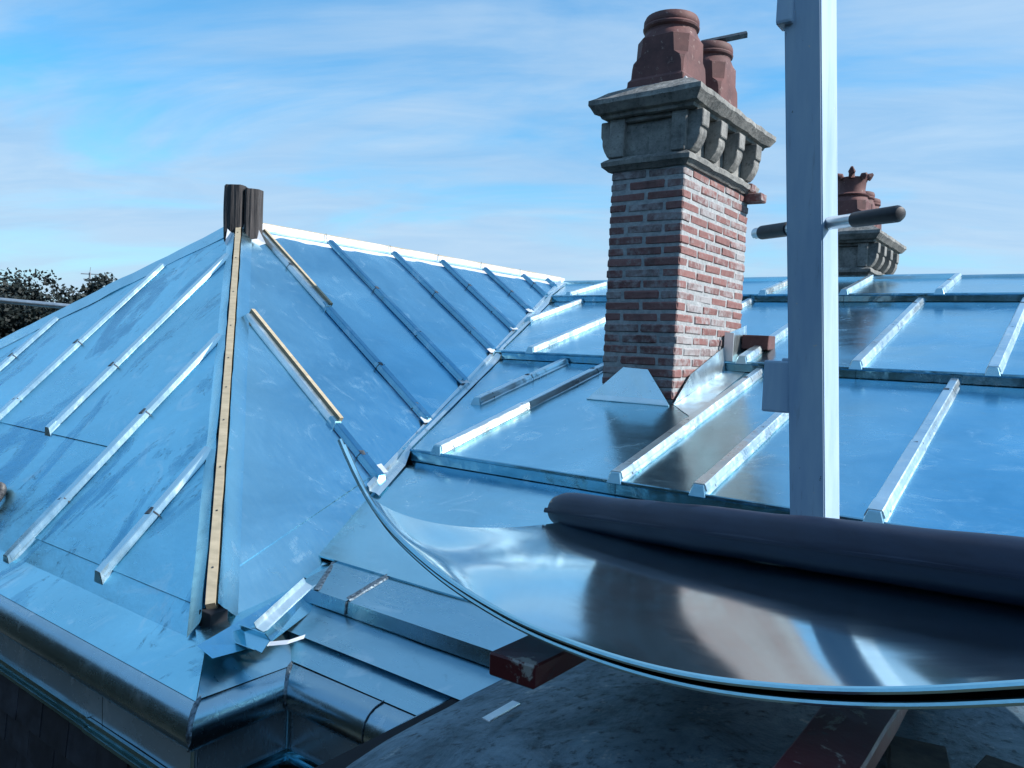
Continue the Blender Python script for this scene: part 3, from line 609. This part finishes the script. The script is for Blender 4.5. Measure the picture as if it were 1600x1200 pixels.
# ------------------------------------------------------------------ chimneys
brick_cache = {}
def brick_mesh(L_, W_, H_, v):
    k = (round(L_, 3), round(W_, 3), round(H_, 3), v)
    if k not in brick_cache:
        bm = box_bm((-L_ / 2, -W_ / 2, -H_ / 2), (L_ / 2, W_ / 2, H_ / 2), .0075, 1, .0028); bmesh.ops.recalc_face_normals(bm, faces=bm.faces[:])
        me = bpy.data.meshes.new('brick'); bm.to_mesh(me); bm.free(); me.materials.append(M['brick']); brick_cache[k] = me
    return brick_cache[k]
def put_brick(x0, x1, y0, y1, z, h, parent, O):
    o = bpy.data.objects.new('brick', brick_mesh(x1 - x0, y1 - y0, h, rnd.randrange(4))); col.objects.link(o)
    o.location = Vector(((x0 + x1) / 2, (y0 + y1) / 2, z)) + O + Vector((rnd.uniform(-.002, .002), rnd.uniform(-.002, .002), rnd.uniform(-.0015, .0015)))
    o.rotation_euler = (rnd.uniform(-.008, .008), rnd.uniform(-.008, .008), rnd.uniform(-.006, .006)); adopt(o, parent)
def pot(name, cx, cy, z, s, h, parent, crown=False, round_top=True):
    """square base broached to an octagon, then a round moulded collar"""
    bm = bmesh.new(); rings = []; NS = 32
    def sq(hs, ch):            # octagon-ish ring with NS points: square half side hs, corner cut ch
        P = [(hs, -hs + ch), (hs, hs - ch), (hs - ch, hs), (-hs + ch, hs), (-hs, hs - ch), (-hs, -hs + ch), (-hs + ch, -hs), (hs - ch, -hs)]; out = []
        for i in range(8):
            a, b = P[i], P[(i + 1) % 8]
            for k in range(NS // 8): out.append((a[0] + (b[0] - a[0]) * k / (NS // 8), a[1] + (b[1] - a[1]) * k / (NS // 8)))
        return out
    def circ(r_): return [(r_ * math.cos(2 * math.pi * (i / NS) - math.pi / 8), r_ * math.sin(2 * math.pi * (i / NS) - math.pi / 8)) for i in range(NS)]
    H = h; S = [(sq(s * 1.10, .004), 0), (sq(s * 1.09, .006), .10 * H), (sq(s * 1.01, .008), .14 * H), (sq(s, .012), .28 * H), (sq(s, s * .14), .36 * H), (sq(s, s * .36), .42 * H), (sq(s, s * .42), .66 * H), (sq(s * .97, s * .50), .68 * H),
         (circ(s * .97), .735 * H), (circ(s * .90), .775 * H), (circ(s * .90), .80 * H), (circ(s * .99), .825 * H), (circ(s * 1.01), .85 * H), (circ(s * .97), .872 * H), (circ(s * .99), .89 * H), (circ(s * .985), .94 * H), (circ(s * .93), .985 * H), (circ(s * .82), H), (circ(s * .74), .98 * H), (circ(s * .70), .80 * H)]
    if crown:
        S = S[:13] + [(circ(s * .80), .90 * H), (circ(s * .76), 1.0 * H), (circ(s * .80), 1.22 * H), (circ(s * .86), 1.30 * H), (circ(s * .74), 1.32 * H), (circ(s * .7), 1.0 * H)]
    for ring, zz in S: rings.append([bm.verts.new((cx + a, cy + b, z + zz)) for a, b in ring])
    for k in range(len(rings) - 1):
        for i in range(NS): bm.faces.new((rings[k][i], rings[k][(i + 1) % NS], rings[k + 1][(i + 1) % NS], rings[k + 1][i]))
    bm.faces.new(rings[-1])
    o = bmo(name, bm, 'pot', parent, True, 28)
    if crown:
        for k in range(8):
            t = 2 * math.pi * k / 8 + .2; p = Vector((cx + s * .82 * math.cos(t), cy + s * .82 * math.sin(t), z + 1.28 * H)); hh = (.05, .03, .045, .02, .06, .035, .09, .03)[k]
            tube('crown_spike', [p, p + Vector((.1 * s * math.cos(t), .1 * s * math.sin(t), hh * .6)), p + Vector((.3 * s * math.cos(t), .3 * s * math.sin(t), hh))], .02, 'pot', o, 8, radii=[.03, .034, .012])
    return o
def chimney(O, zbot, label, pots, seed):
    O = Vector(O); x0, x1, y0, y1 = CH; ch = tag(empty('brick_chimney', Vector(((x0 + x1) / 2, (y0 + y1) / 2, zbot)) + O), label, 'chimney', 'brick chimneys on the roof')
    zt = 1.075; co = .0635; bh = .0485; i5 = .0045
    core = bmo('mortar_core', box_bm(Vector((x0 + i5, y0 + i5, zbot)) + O, Vector((x1 - i5, y1 - i5, zt + .01)) + O, .006), 'mortar', ch)
    jn = .014; L_ = (x1 - x0 - jn) / 2; Hf = L_ / 2 - jn / 2; D = .105; k = 0; z = zt - co / 2
    while z > zbot:
        even = k % 2 == 0; w = lambda a: a + rnd.uniform(-.004, .004)
        cuts = [x0, x0 + L_, x1] if even else [x0, x0 + Hf, x0 + Hf + jn + L_, x1]
        dl = D if even else L_                       # depth of the corner bricks along the long side
        for i in range(len(cuts) - 1):
            a = cuts[i] + (jn if i else 0); b = cuts[i + 1]; last = i == len(cuts) - 2; first = i == 0
            dep = dl if (first or last) and not even else D
            put_brick(a, b, y0, y0 + dep, z, bh, ch, O)
        y = y0 + dl + jn; bricks = []
        while y < y1 - .05:
            e = min(y + w(L_), y1)
            if y1 - e < .06: e = y1
            put_brick(x1 - D, x1, y, e, z, bh, ch, O); bricks.append((y, e)); y = e + jn
        if O.length < .1:
            y = y0 + dl + jn                         # the side turned away
            while y < y1 - .05:
                e = min(y + L_, y1); e = y1 if y1 - e < .06 else e; put_brick(x0, x0 + D, y, e, z, bh, ch, O); y = e + jn
        z -= co; k += 1
    def ring(name, prof, mat='stone', sub=12):       # moulding all round: prof (out, z)
        bm = bmesh.new(); R_ = []
        for o_, zz in prof:
            c = [(x0 - o_, y0 - o_), (x1 + o_, y0 - o_), (x1 + o_, y1 + o_), (x0 - o_, y1 + o_)]; P = []
            for i in range(4):
                a, b = c[i], c[(i + 1) % 4]
                for q in range(sub):
                    t = q / sub; p = Vector((a[0] + (b[0] - a[0]) * t, a[1] + (b[1] - a[1]) * t, zz)); nz = noise.noise(p * 9 + O + Vector((seed, 0, 0))) * .007 + noise.noise(p * 27 + O) * .004
                    P.append(bm.verts.new(p + O + Vector((nz, nz * .7, nz * .8))))
            R_.append(P)
        n = len(R_[0])
        for a in range(len(R_) - 1):
            for i in range(n): bm.faces.new((R_[a][i], R_[a][(i + 1) % n], R_[a + 1][(i + 1) % n], R_[a + 1][i]))
        bm.faces.new(R_[-1]); bm.faces.new(R_[0][::-1]); return bmo(name, bm, mat, ch, True, 30)
    ring('string_course', [(-.02, 1.068), (.012, 1.072), (.022, 1.085), (.042, 1.10), (.046, 1.125), (.03, 1.14), (.012, 1.15), (-.02, 1.152)])
    ring('frieze', [(-.012, 1.14), (-.012, 1.40)])
    ring('cornice', [(.0, 1.375), (.055, 1.378), (.062, 1.395), (.085, 1.402), (.105, 1.43), (.118, 1.447), (.116, 1.475), (.085, 1.492), (.03, 1.535), (-.02, 1.56), (-.04, 1.566)], sub=26)
    ring('flaunching', [(-.03, 1.555), (-.055, 1.585), (-.09, 1.60)], 'mortar')
    # recessed panel between pilasters on the narrow face
    for a, b in ((x0 - .012, x0 + .085), (x1 - .085, x1 + .004)): bmo('pilaster', box_bm(Vector((a, y0 - .028, 1.15)) + O, Vector((b, y0 + .02, 1.378)) + O, .006, 1, .002), 'stone', ch)
    bmo('panel_rail', box_bm(Vector((x0 + .087, y0 - .018, 1.35)) + O, Vector((x1 - .087, y0 + .02, 1.377)) + O, .004), 'stone', ch)
    prof = [(-.01, 1.375), (.088, 1.375), (.09, 1.365), (.088, 1.285), (.072, 1.272), (.078, 1.262), (.076, 1.235), (.062, 1.20), (.042, 1.17), (.026, 1.152), (-.01, 1.15)]
    for side in (1, -1):
        for y in (4.125, 4.40, 4.685, 4.98):
            yy = min(max(y, y0 + .05), y1 - .05)
            prism('corbel', prof, lambda a, b, d, side=side: Vector(((x1 + a) if side > 0 else (x0 - a), d, b)) + O, yy - .047, yy + .047, 'stone', ch, bev=.004)
    for p in pots:
        pot('chimney_pot', p[0] + O.x, p[1] + O.y, 1.56 + O.z, p[2], p[3], ch, *p[4:])
    return ch
ch1 = chimney((0, 0, 0), -.55, 'tall red brick chimney with stone cornice standing clear of the roof slope, nearest chimney', [(-2.15, 4.305, .165, .44), (-2.12, 4.80, .15, .43)], 1)
put_brick(-1.935, -1.80, 5.0, 5.11, 1.055, .055, ch1, Vector((0, 0, 0))); put_brick(-1.94, -1.86, 4.985, 5.09, 1.118, .05, ch1, Vector((0, 0, 0)))
ch2 = chimney((.13, 3.77, -.235), .25, 'far brick chimney behind the ridge with crown-topped pot, half hidden by the post', [(-2.15, 4.32, .165, .36, True), (-2.13, 4.66, .12, .40), (-2.13, 4.93, .12, .38)], 5)
# flashings round the near chimney
f2 = fM(1)
def plate(name, pts, thick, mat, parent):
    P = [Vector(p) for p in pts]; n_ = (P[1] - P[0]).cross(P[2] - P[0]).normalized() * thick; k = len(P)
    return raw(name, P + [p + n_ for p in P], [tuple(range(k))[::-1], tuple(range(k, 2 * k))] + [(i, (i + 1) % k, k + (i + 1) % k, k + i) for i in range(k)], mat, parent)
zb = lambda y: f2(0, y).z
plate('apron_flashing', [(-2.44, 4.02, zb(4.02) + .005), (-1.895, 4.02, zb(4.02) + .005), (-2.07, 4.073, zb(4.083) + .185), (-2.23, 4.073, zb(4.083) + .19)], -.002, 'zinc_pale', main)
plate('apron_fold', [(-2.43, 4.016, zb(4.02) + .006), (-1.90, 4.016, zb(4.02) + .006), (-1.93, 4.028, zb(4.02) + .036), (-2.40, 4.028, zb(4.02) + .036)], -.002, 'zinc_cover', main)
tube('apron_hem', [(-2.435, 4.017, zb(4.02) + .008), (-1.90, 4.017, zb(4.02) + .008)], .0045, 'zinc_cover', main, 8)
plate('side_flashing', [(-1.90, 4.06, zb(4.06) + .0072), (-1.70, 3.87, zb(3.87) + .0068), (-1.74, 4.74, zb(4.74) + .0068), (-1.885, 4.74, zb(4.74) + .012)], .0006, 'zinc_cover', main)
plate('side_flashing', [(-1.885, 4.04, zb(4.04) + .01), (-1.872, 4.745, zb(4.74) + .01), (-1.89, 4.745, zb(4.74) + .16), (-1.893, 4.27, zb(4.27) + .115)], .003, 'zinc_cover', main)
f3 = fM(2)
plate('side_flashing', [(-1.885, 4.765, -.02), (-1.885, 5.13, f3(0, 5.13).z), (-1.895, 5.13, f3(0, 5.13).z + .15), (-1.895, 4.765, .15)], .003, 'zinc_cover', main)
plate('side_flashing', [(-1.89, 4.752, -.02), (-1.83, 4.752, -.02), (-1.83, 4.752, .16), (-1.89, 4.752, .165)], .003, 'zinc_ridge', main)
# loose brick on the upper tier beside the chimney
b_ = bmo('loose_brick', box_bm((-1.88, 5.02, f3(0, 5.02).z + .02), (-1.70, 5.15, f3(0, 5.02).z + .115), .006, 1, .003), 'pot', None); tag(b_, 'loose red brick lying on the zinc beside the near chimney base', 'brick')
bar = tag(tube('metal_bar', [(-2.14, 4.72, 1.992), (-1.90, 4.86, 2.05)], .022, 'clip', None, 4), 'dark metal bar lying across the top of the rear chimney pot', 'bar')

# ------------------------------------------------------------------ stack of zinc sheets
near_tab = smooth_tab([(-1.53, -.245), (-1.51, -.27), (-1.46, -.344), (-1.36, -.433), (-1.25, -.487), (-1.15, -.527), (-.96, -.571), (-.80, -.585), (-.66, -.586), (-.53, -.575), (-.42, -.555), (-.31, -.53), (-.17, -.487), (-.06, -.445), (.15, -.37), (.49, -.27)])
f_tab = smooth_tab([(0, 1), (.053, .77), (.097, .655), (.227, .46), (.40, .28), (.625, .165), (.81, .10), (1.0, .03)])
KS = .93; SY = 1.327 * KS                            # near edge of the stack in plan
_x = [-1.53 + i * .01 for i in range(203)]; _z = [interp(x, near_tab) for x in _x]
for _ in range(45): _z = [_z[0]] + [.25 * _z[i - 1] + .5 * _z[i] + .25 * _z[i + 1] for i in range(1, len(_z) - 1)] + [_z[-1]]
near_tab = [(a * KS, b * KS) for a, b in zip(_x, _z)]
def f_dec(g_): return .3 * math.exp(-g_ / (.06 * KS)) + .7 * math.exp(-g_ / (.5 * KS))
RA, RB, RR = Vector((-1.465, 2.273, -.554)), Vector((-.085, 1.751, -.376)), .064     # axis and radius of the felt roll
def sheet_z(x, g_):
    t = (x - RA.x) / (RB.x - RA.x); zr = RA.z + (RB.z - RA.z) * t - RR; gr = max(.2, RA.y + (RB.y - RA.y) * t - SY)
    zn = interp(x, near_tab); w_ = min(1, max(0, (x + 1.3) / .8)); w_ = w_ * w_ * (3 - 2 * w_); q = g_ / gr
    lin = 1 - q if q < .8 else .2 - (q - .8) + (q - .8) ** 2 * .6
    return zr + (zn - zr) * (f_dec(g_) * (1 - w_) + w_ * lin)
def zinc_sheet(dz, dx, dy, label, tilt=0, rim=.0062):
    nx, ny = 130, 60; bm = bmesh.new(); rows = []
    for i in range(nx + 1):
        x = -1.42 + 2.0 * (i / nx); rows.append([bm.verts.new((x + dx, SY + g_ + dy, sheet_z(x, g_) + dz + tilt * (x + 1.5))) for g_ in [1.0 * (j / ny) ** 1.6 for j in range(ny + 1)]])
    th = .0014
    bot = [[bm.verts.new(v.co - Vector((0, 0, th))) for v in r_] for r_ in rows]
    for i in range(nx):
        for j in range(ny):
            bm.faces.new((rows[i][j], rows[i + 1][j], rows[i + 1][j + 1], rows[i][j + 1])); bm.faces.new((bot[i][j], bot[i][j + 1], bot[i + 1][j + 1], bot[i + 1][j]))
    for j in range(ny):
        for i, s in ((0, 1), (nx, -1)): bm.faces.new((rows[i][j], rows[i][j + 1], bot[i][j + 1], bot[i][j]))
    for i in range(nx):
        for j in (0, ny): bm.faces.new((rows[i][j], rows[i + 1][j], bot[i + 1][j], bot[i][j]))
    root = bmo('zinc_sheet', bm, 'zinc_sheet', None, True, 60); tag(root, label, 'metal sheet', 'zinc sheets stacked on the planks')
    tube('folded_hem', [(-1.42 + 2.0 * i / 80 + dx, SY - .002 + dy, sheet_z(-1.42 + 2.0 * i / 80, 0) + dz + tilt * 2.0 * i / 80 - .0015) for i in range(81)], rim, 'zinc', root, 8)
    return root
zinc_sheet(0, 0, 0, 'topmost curled mirror-bright zinc sheet of the stack, carrying the dark roll')
zinc_sheet(-.0125, .010, .004, 'lower zinc sheet of the stack, showing as a second rim under the topmost', tilt=-.006)
# roll of felt
def felt_roll():
    A, B = RA, RB; d = B - A; B2 = A + d * 1.45; n = 50; bm = bmesh.new(); seg = 40; rings = []
    dn = d.normalized(); s = dn.cross(Vector((0, 0, 1))).normalized(); u = s.cross(dn); Rr = RR
    def prof(t): return Rr * (1 + .012 * math.sin(t * 2) + (.05 * (1 - t / (2 * math.pi)) if t < .2 else 0))
    for i in range(n + 1):
        p = A + (B2 - A) * i / n; k = .004 * noise.noise((i * .22, 0, 0))
        e = min(1, i / 1.2) * .012 if i < 2 else .012
        rings.append([bm.verts.new(p + (s * math.cos(t) + u * math.sin(t)) * (prof(t) - .012 + e + k + .0012 * noise.noise((i * .3, math.cos(t) * 2, math.sin(t) * 2)))) for t in [2 * math.pi * q / seg for q in range(seg)]])
    for i in range(n):
        for q in range(seg): bm.faces.new((rings[i][q], rings[i][(q + 1) % seg], rings[i + 1][(q + 1) % seg], rings[i + 1][q]))
    bm.faces.new(rings[0][::-1]); bm.faces.new(rings[-1]); o = bmo('felt_roll', bm, 'roll', None, True, 50)
    tag(o, 'long dark navy roll of roofing felt lying on the curled zinc sheets', 'roll')
    # free edge of the felt along the roll
    bm = bmesh.new(); rows = []
    for i in range(n + 1):
        p = A + (B2 - A) * i / n; rows.append([bm.verts.new(p + (s * math.cos(t) + u * math.sin(t)) * (Rr + h)) for t, h in ((R(12), .0005), (R(4), .004), (R(-2), .004), (R(-3), .0005))])
    for i in range(n):
        for q in range(3): bm.faces.new((rows[i][q], rows[i][q + 1], rows[i + 1][q + 1], rows[i + 1][q]))
    bmo('felt_edge', bm, 'roll', o)
felt_roll()
# planks and packing under the sheets
def plank(x0, x1, y0, y1, z0, z1, label):
    bm = box_bm((x0, y0, z0), (x1, y1, z1), .004, 1); bmesh.ops.subdivide_edges(bm, edges=[e for e in bm.edges if abs((e.verts[0].co - e.verts[1].co).y) > .3], cuts=14)
    for v in bm.verts: v.co += Vector((.0025 * noise.noise(v.co * 9), 0, .0025 * noise.noise(v.co * 7 + Vector((5, 0, 0)))))
    return tag(bmo('plank', bm, 'plank', None), label, 'plank', 'red planks carrying the sheets')
plank(-.948, -.835, 1.232, 2.6, -.662, -.614, 'worn red painted plank under the left part of the zinc sheets')
plank(-.352, -.242, 1.0, 2.5, -.646, -.606, 'worn red painted plank at bottom right under the zinc sheets')
for x, zt_, lb in ((-.90, -.664, 'dark timber packing block under the left red plank'), (-.30, -.648, 'dark timber packing block under the right red plank')):
    tag(box('packing_block', (x - .06, 2.02, zt_ - .16), (x + .06, 2.12, zt_), 'dark_wood', None, bev=.004), lb, 'block')
for (x, y, w_, d_, a, lb) in ((-.215, 1.57, .10, .13, .2, 'old grey stone slab lying beside the right red plank'), (-.09, 1.60, .08, .12, -.15, 'small pale-edged stone slab at the bottom right corner'), (-.03, 1.43, .10, .14, .5, 'dark stone slab nearest the bottom right corner')):
    o = tag(bmo('stone_slab', box_bm((-w_ / 2, -d_ / 2, 0), (w_ / 2, d_ / 2, .035), .004, 1, .003), 'slab', None), lb, 'slab'); o.location = (x, y, -.738); o.rotation_euler = (0, 0, a)
# ------------------------------------------------------------------ hoist post
def post():
    Pb, Pt = Vector((-.553, 2.161, -.431)), Vector((-.615, 2.054, .913)); d = (Pt - Pb) / (Pt.z - Pb.z)
    at = lambda z: Pb + d * (z - Pb.z); W, D = .093, .105
    root = tag(empty('hoist_post', at(-.86)), 'tall pale box-section post with a cross handle rising out of frame', 'post')
    bm = bmesh.new(); F_ = lambda z: [at(z) + Vector(q) for q in ((-W, 0, 0), (0, 0, 0), (.012, D, 0), (-W + .012, D, 0))]
    hexa(bm, F_(-.88) + F_(1.7)); bmesh.ops.bevel(bm, geom=[e for e in bm.edges if abs(e.verts[0].co.z - e.verts[1].co.z) > 1], offset=.003, segments=2, affect='EDGES'); bmo('shaft', bm, 'post', root, True)
    c = at(.365); A, B = Vector((-.846, 2.325, .379)), Vector((-.382, 1.983, .352)); e = (B - A).normalized()
    tube('handle_bar', [A, B - e * .02], .0165, 'steel', root); 
    tube('grip', [A + e * .03, A + e * .033, A + e * .16, A + e * .163], .02, 'grip', root, 18, radii=[.016, .0205, .0205, .016])
    tube('grip', [B - e * .158, B - e * .154, B - e * .012, B - e * .003, B], .02, 'grip', root, 18, radii=[.015, .019, .0198, .015, .007])
    q = at(-.07); bmo('bracket_plate', box_bm(q + Vector((-W - .075, .015, -.072)), q + Vector((-W + .002, .05, .070)), .006, 2), 'post', root)
    bmo('bracket_plate', box_bm(q + Vector((-W - .028, .018, .060)), q + Vector((-W + .002, .046, .078)), .003), 'post', root)
    q = at(1.0); bmo('clamp', box_bm(q + Vector((-W - .012, -.008, -.13)), q + Vector((-W + .03, D * .5, .4)), .008, 2), 'post', root)
post()
# ------------------------------------------------------------------ offcuts and small things
def channel(name, A, B, w, h, up, mat, label, cat, flare=0):
    A, B, up = Vector(A), Vector(B), Vector(up).normalized(); d = (B - A).normalized(); s = d.cross(up).normalized(); up = s.cross(d); bm = bmesh.new(); rows = []
    pr = [(-.5 * w - flare, h), (-.5 * w, 0), (.5 * w, 0), (.5 * w + flare, h), (.5 * w + flare + .002, h), (.5 * w + .002, -.002), (-.5 * w - .002, -.002), (-.5 * w - flare - .002, h)]
    for p in (A, B): rows.append([bm.verts.new(p + s * a + up * b) for a, b in pr])
    for j in range(8): bm.faces.new((rows[0][j], rows[0][(j + 1) % 8], rows[1][(j + 1) % 8], rows[1][j]))
    return tag(bmo(name, bm, mat, None), label, cat)
channel('zinc_offcut', (-2.285, 1.65, -1.022), (-2.36, 1.92, -.935), .030, .016, (.5, -.2, 1), 'zinc_cover', 'bright folded zinc channel offcut leaning at the inner eaves corner', 'offcut', .012)
channel('zinc_offcut', (-2.30, 1.575, -1.03), (-2.16, 1.585, -1.03), .045, .035, (.1, -.7, .7), 'zinc', 'short blue folded zinc offcut lying on the eaves below the channel', 'offcut', .006)
tag(raw('zinc_offcut', [(-2.17, 1.60, -1.02), (-2.12, 1.65, -1.014), (-2.10, 1.70, -1.004), (-2.095, 1.69, -1.014), (-2.115, 1.635, -1.024), (-2.165, 1.59, -1.031)], [(0, 1, 4, 5), (1, 2, 3, 4)], 'offcut'), 'small bent strip of bright zinc at the inner eaves corner', 'offcut')
tag(bmo('zinc_offcut', box_bm((-1.09, 1.40, -.862), (-1.065, 1.52, -.857), .001, 1, .001), 'offcut', None), 'tiny white zinc strip on the weathered dormer hood', 'offcut')
def hose():
    pts = []; n = 150
    for i in range(n): t = i / n * 2 * math.pi; pts.append(fTL(-4.56 + .10 * math.cos(t), 1.62 + .07 * math.sin(t), .04))
    tag(tube('ribbed_hose', pts + [pts[0]], .02, 'hose', None, 10, False, radii=[.019 + .0035 * (i % 2) for i in range(n + 1)]), 'coil of ribbed hose on the hip roof at the left edge', 'hose')
hose()
rail = tag(empty('scaffold', (-8.6, 1.9, -11)), 'pale scaffold tube poking up beyond the hipped roof at far left', 'scaffold')
tube('rail', [(-8.9, 1.59, .30), (-6.95, 3.07, .185)], .0245, 'steel', rail); tube('upright', [(-8.6, 1.76, -11), (-8.6, 1.76, 1.2)], .0245, 'steel', rail)
# ------------------------------------------------------------------ trees and mast beyond
def tree(x, y, top, r_, label, seed, n=17000):
    rr = random.Random(seed); root = tag(empty('tree', (x, y, -11)), label, 'tree', 'trees beyond the far left of the roof')
    H = top + 11
    tube('trunk', [(x, y, -11), (x + .2, y, -11 + H * .4), (x + .1, y + .2, -11 + H * .85)], .3, 'bark', root, 10, radii=[.42, .3, .08])
    V, F = [], []; lobes = []
    for k in range(44):
        a = rr.uniform(0, 6.28); q = rr.random() ** .5; zz = rr.uniform(.35, .98); lobes.append((x + math.cos(a) * r_ * q * (1.15 - zz * .75), y + math.sin(a) * r_ * q * (1.15 - zz * .75), -11 + H * zz - .5, rr.uniform(.55, 1.25)))
    for i in range(n):
        lx, ly, lz, lr = lobes[i % 44]; d = Vector((rr.gauss(0, 1), rr.gauss(0, 1), rr.gauss(0, 1))).normalized() * lr * rr.uniform(.55, 1.08)
        p = Vector((lx, ly, lz)) + d; a = Vector((rr.gauss(0, 1), rr.gauss(0, 1), rr.gauss(0, 1))).normalized(); b = a.cross(Vector((rr.gauss(0, 1), rr.gauss(0, 1), rr.gauss(0, 1)))).normalized(); s = rr.uniform(.07, .17)
        j = len(V); V += [p + a * s, p + b * s * .6, p - a * s, p - b * s * .6]; F.append((j, j + 1, j + 2, j + 3))
    cr_ = raw('crown', V, F, 'leaf', root); cr_['kind'] = 'stuff'
    for k in range(5):
        lx, ly, lz, lr = lobes[k]; tube('limb', [(x + .15, y + .1, -11 + H * .45), ((x + lx) / 2, (y + ly) / 2, (lz - 11 + H * .5) / 2), (lx, ly, lz)], .1, 'bark', root, 6, radii=[.14, .1, .04])
TR = [(-50.2, 18.9, 3.1, 3.0, 'broad dark tree with the tallest crown at the left'), (-48.6, 20.1, 3.3, 2.6, 'rounded dark tree just left of the lattice mast'), (-46.4, 21.8, 3.1, 2.3, 'lower dark tree between the mast and the roof edge'),
      (-53.5, 17.0, 2.9, 3.0, 'dark tree at the far left edge of the picture'), (-44.8, 23.1, 3.2, 1.7, 'tree top showing just above the hipped roof edge'), (-44.0, 16.4, 1.9, 2.9, 'nearer dark tree behind the scaffold tube at left edge'), (-42.0, 18.2, 1.7, 2.9, 'nearer dark tree behind the end of the scaffold tube')]
for i, (x, y, tp_, r_, lb) in enumerate(TR): tree(x, y, tp_, r_, lb, 40 + i)
mast = tag(empty('lattice_mast', (-155.8, 71.6, -11)), 'thin lattice mast with cross arms rising above the trees', 'mast')
for sx in (-.35, .35): tube('mast_leg', [(-155.8 + sx, 71.6, -11), (-155.8 + sx * .6, 71.6, 11)], .09, 'tin', mast, 6)
for z, w_ in ((10.7, 1.7), (9.7, 1.2)): tube('cross_arm', [(-155.8 - w_ * .8, 71.6 - w_ * .6, z), (-155.8 + w_ * .8, 71.6 + w_ * .6, z)], .1, 'tin', mast, 6)
for z in range(-10, 11, 2): tube('brace', [(-156.1, 71.6, z), (-155.5, 71.6, z + 2)], .05, 'tin', mast, 5)
# unseen dark mass of crowns added behind the viewpoint to dim skylight on shaded faces
def shading_woodland():
    rr = random.Random(99); V, F = [], []
    for i in range(34000):
        a = R(rr.uniform(-175, -12)); d = rr.uniform(17, 24); k = math.sin(a * 9) * 1.1 + math.sin(a * 23 + 1) * .7
        z = -11 + rr.random() ** .8 * (16.5 + k); p = Vector((math.cos(a) * d, math.sin(a) * d, z)); e = Vector((rr.gauss(0, 1), rr.gauss(0, 1), rr.gauss(0, 1))).normalized(); f = e.cross(Vector((rr.gauss(0, 1), rr.gauss(0, 1), rr.gauss(0, 1)))).normalized(); s = rr.uniform(.25, .5)
        j = len(V); V += [p + e * s, p + f * s * .7, p - e * s, p - f * s * .7]; F.append((j, j + 1, j + 2, j + 3))
    tag(raw('shading_woodland', V, F, 'leaf'), 'unseen dark wood added behind the viewpoint to dim light on the shaded faces', 'shading_woodland', kind='stuff')
shading_woodland()
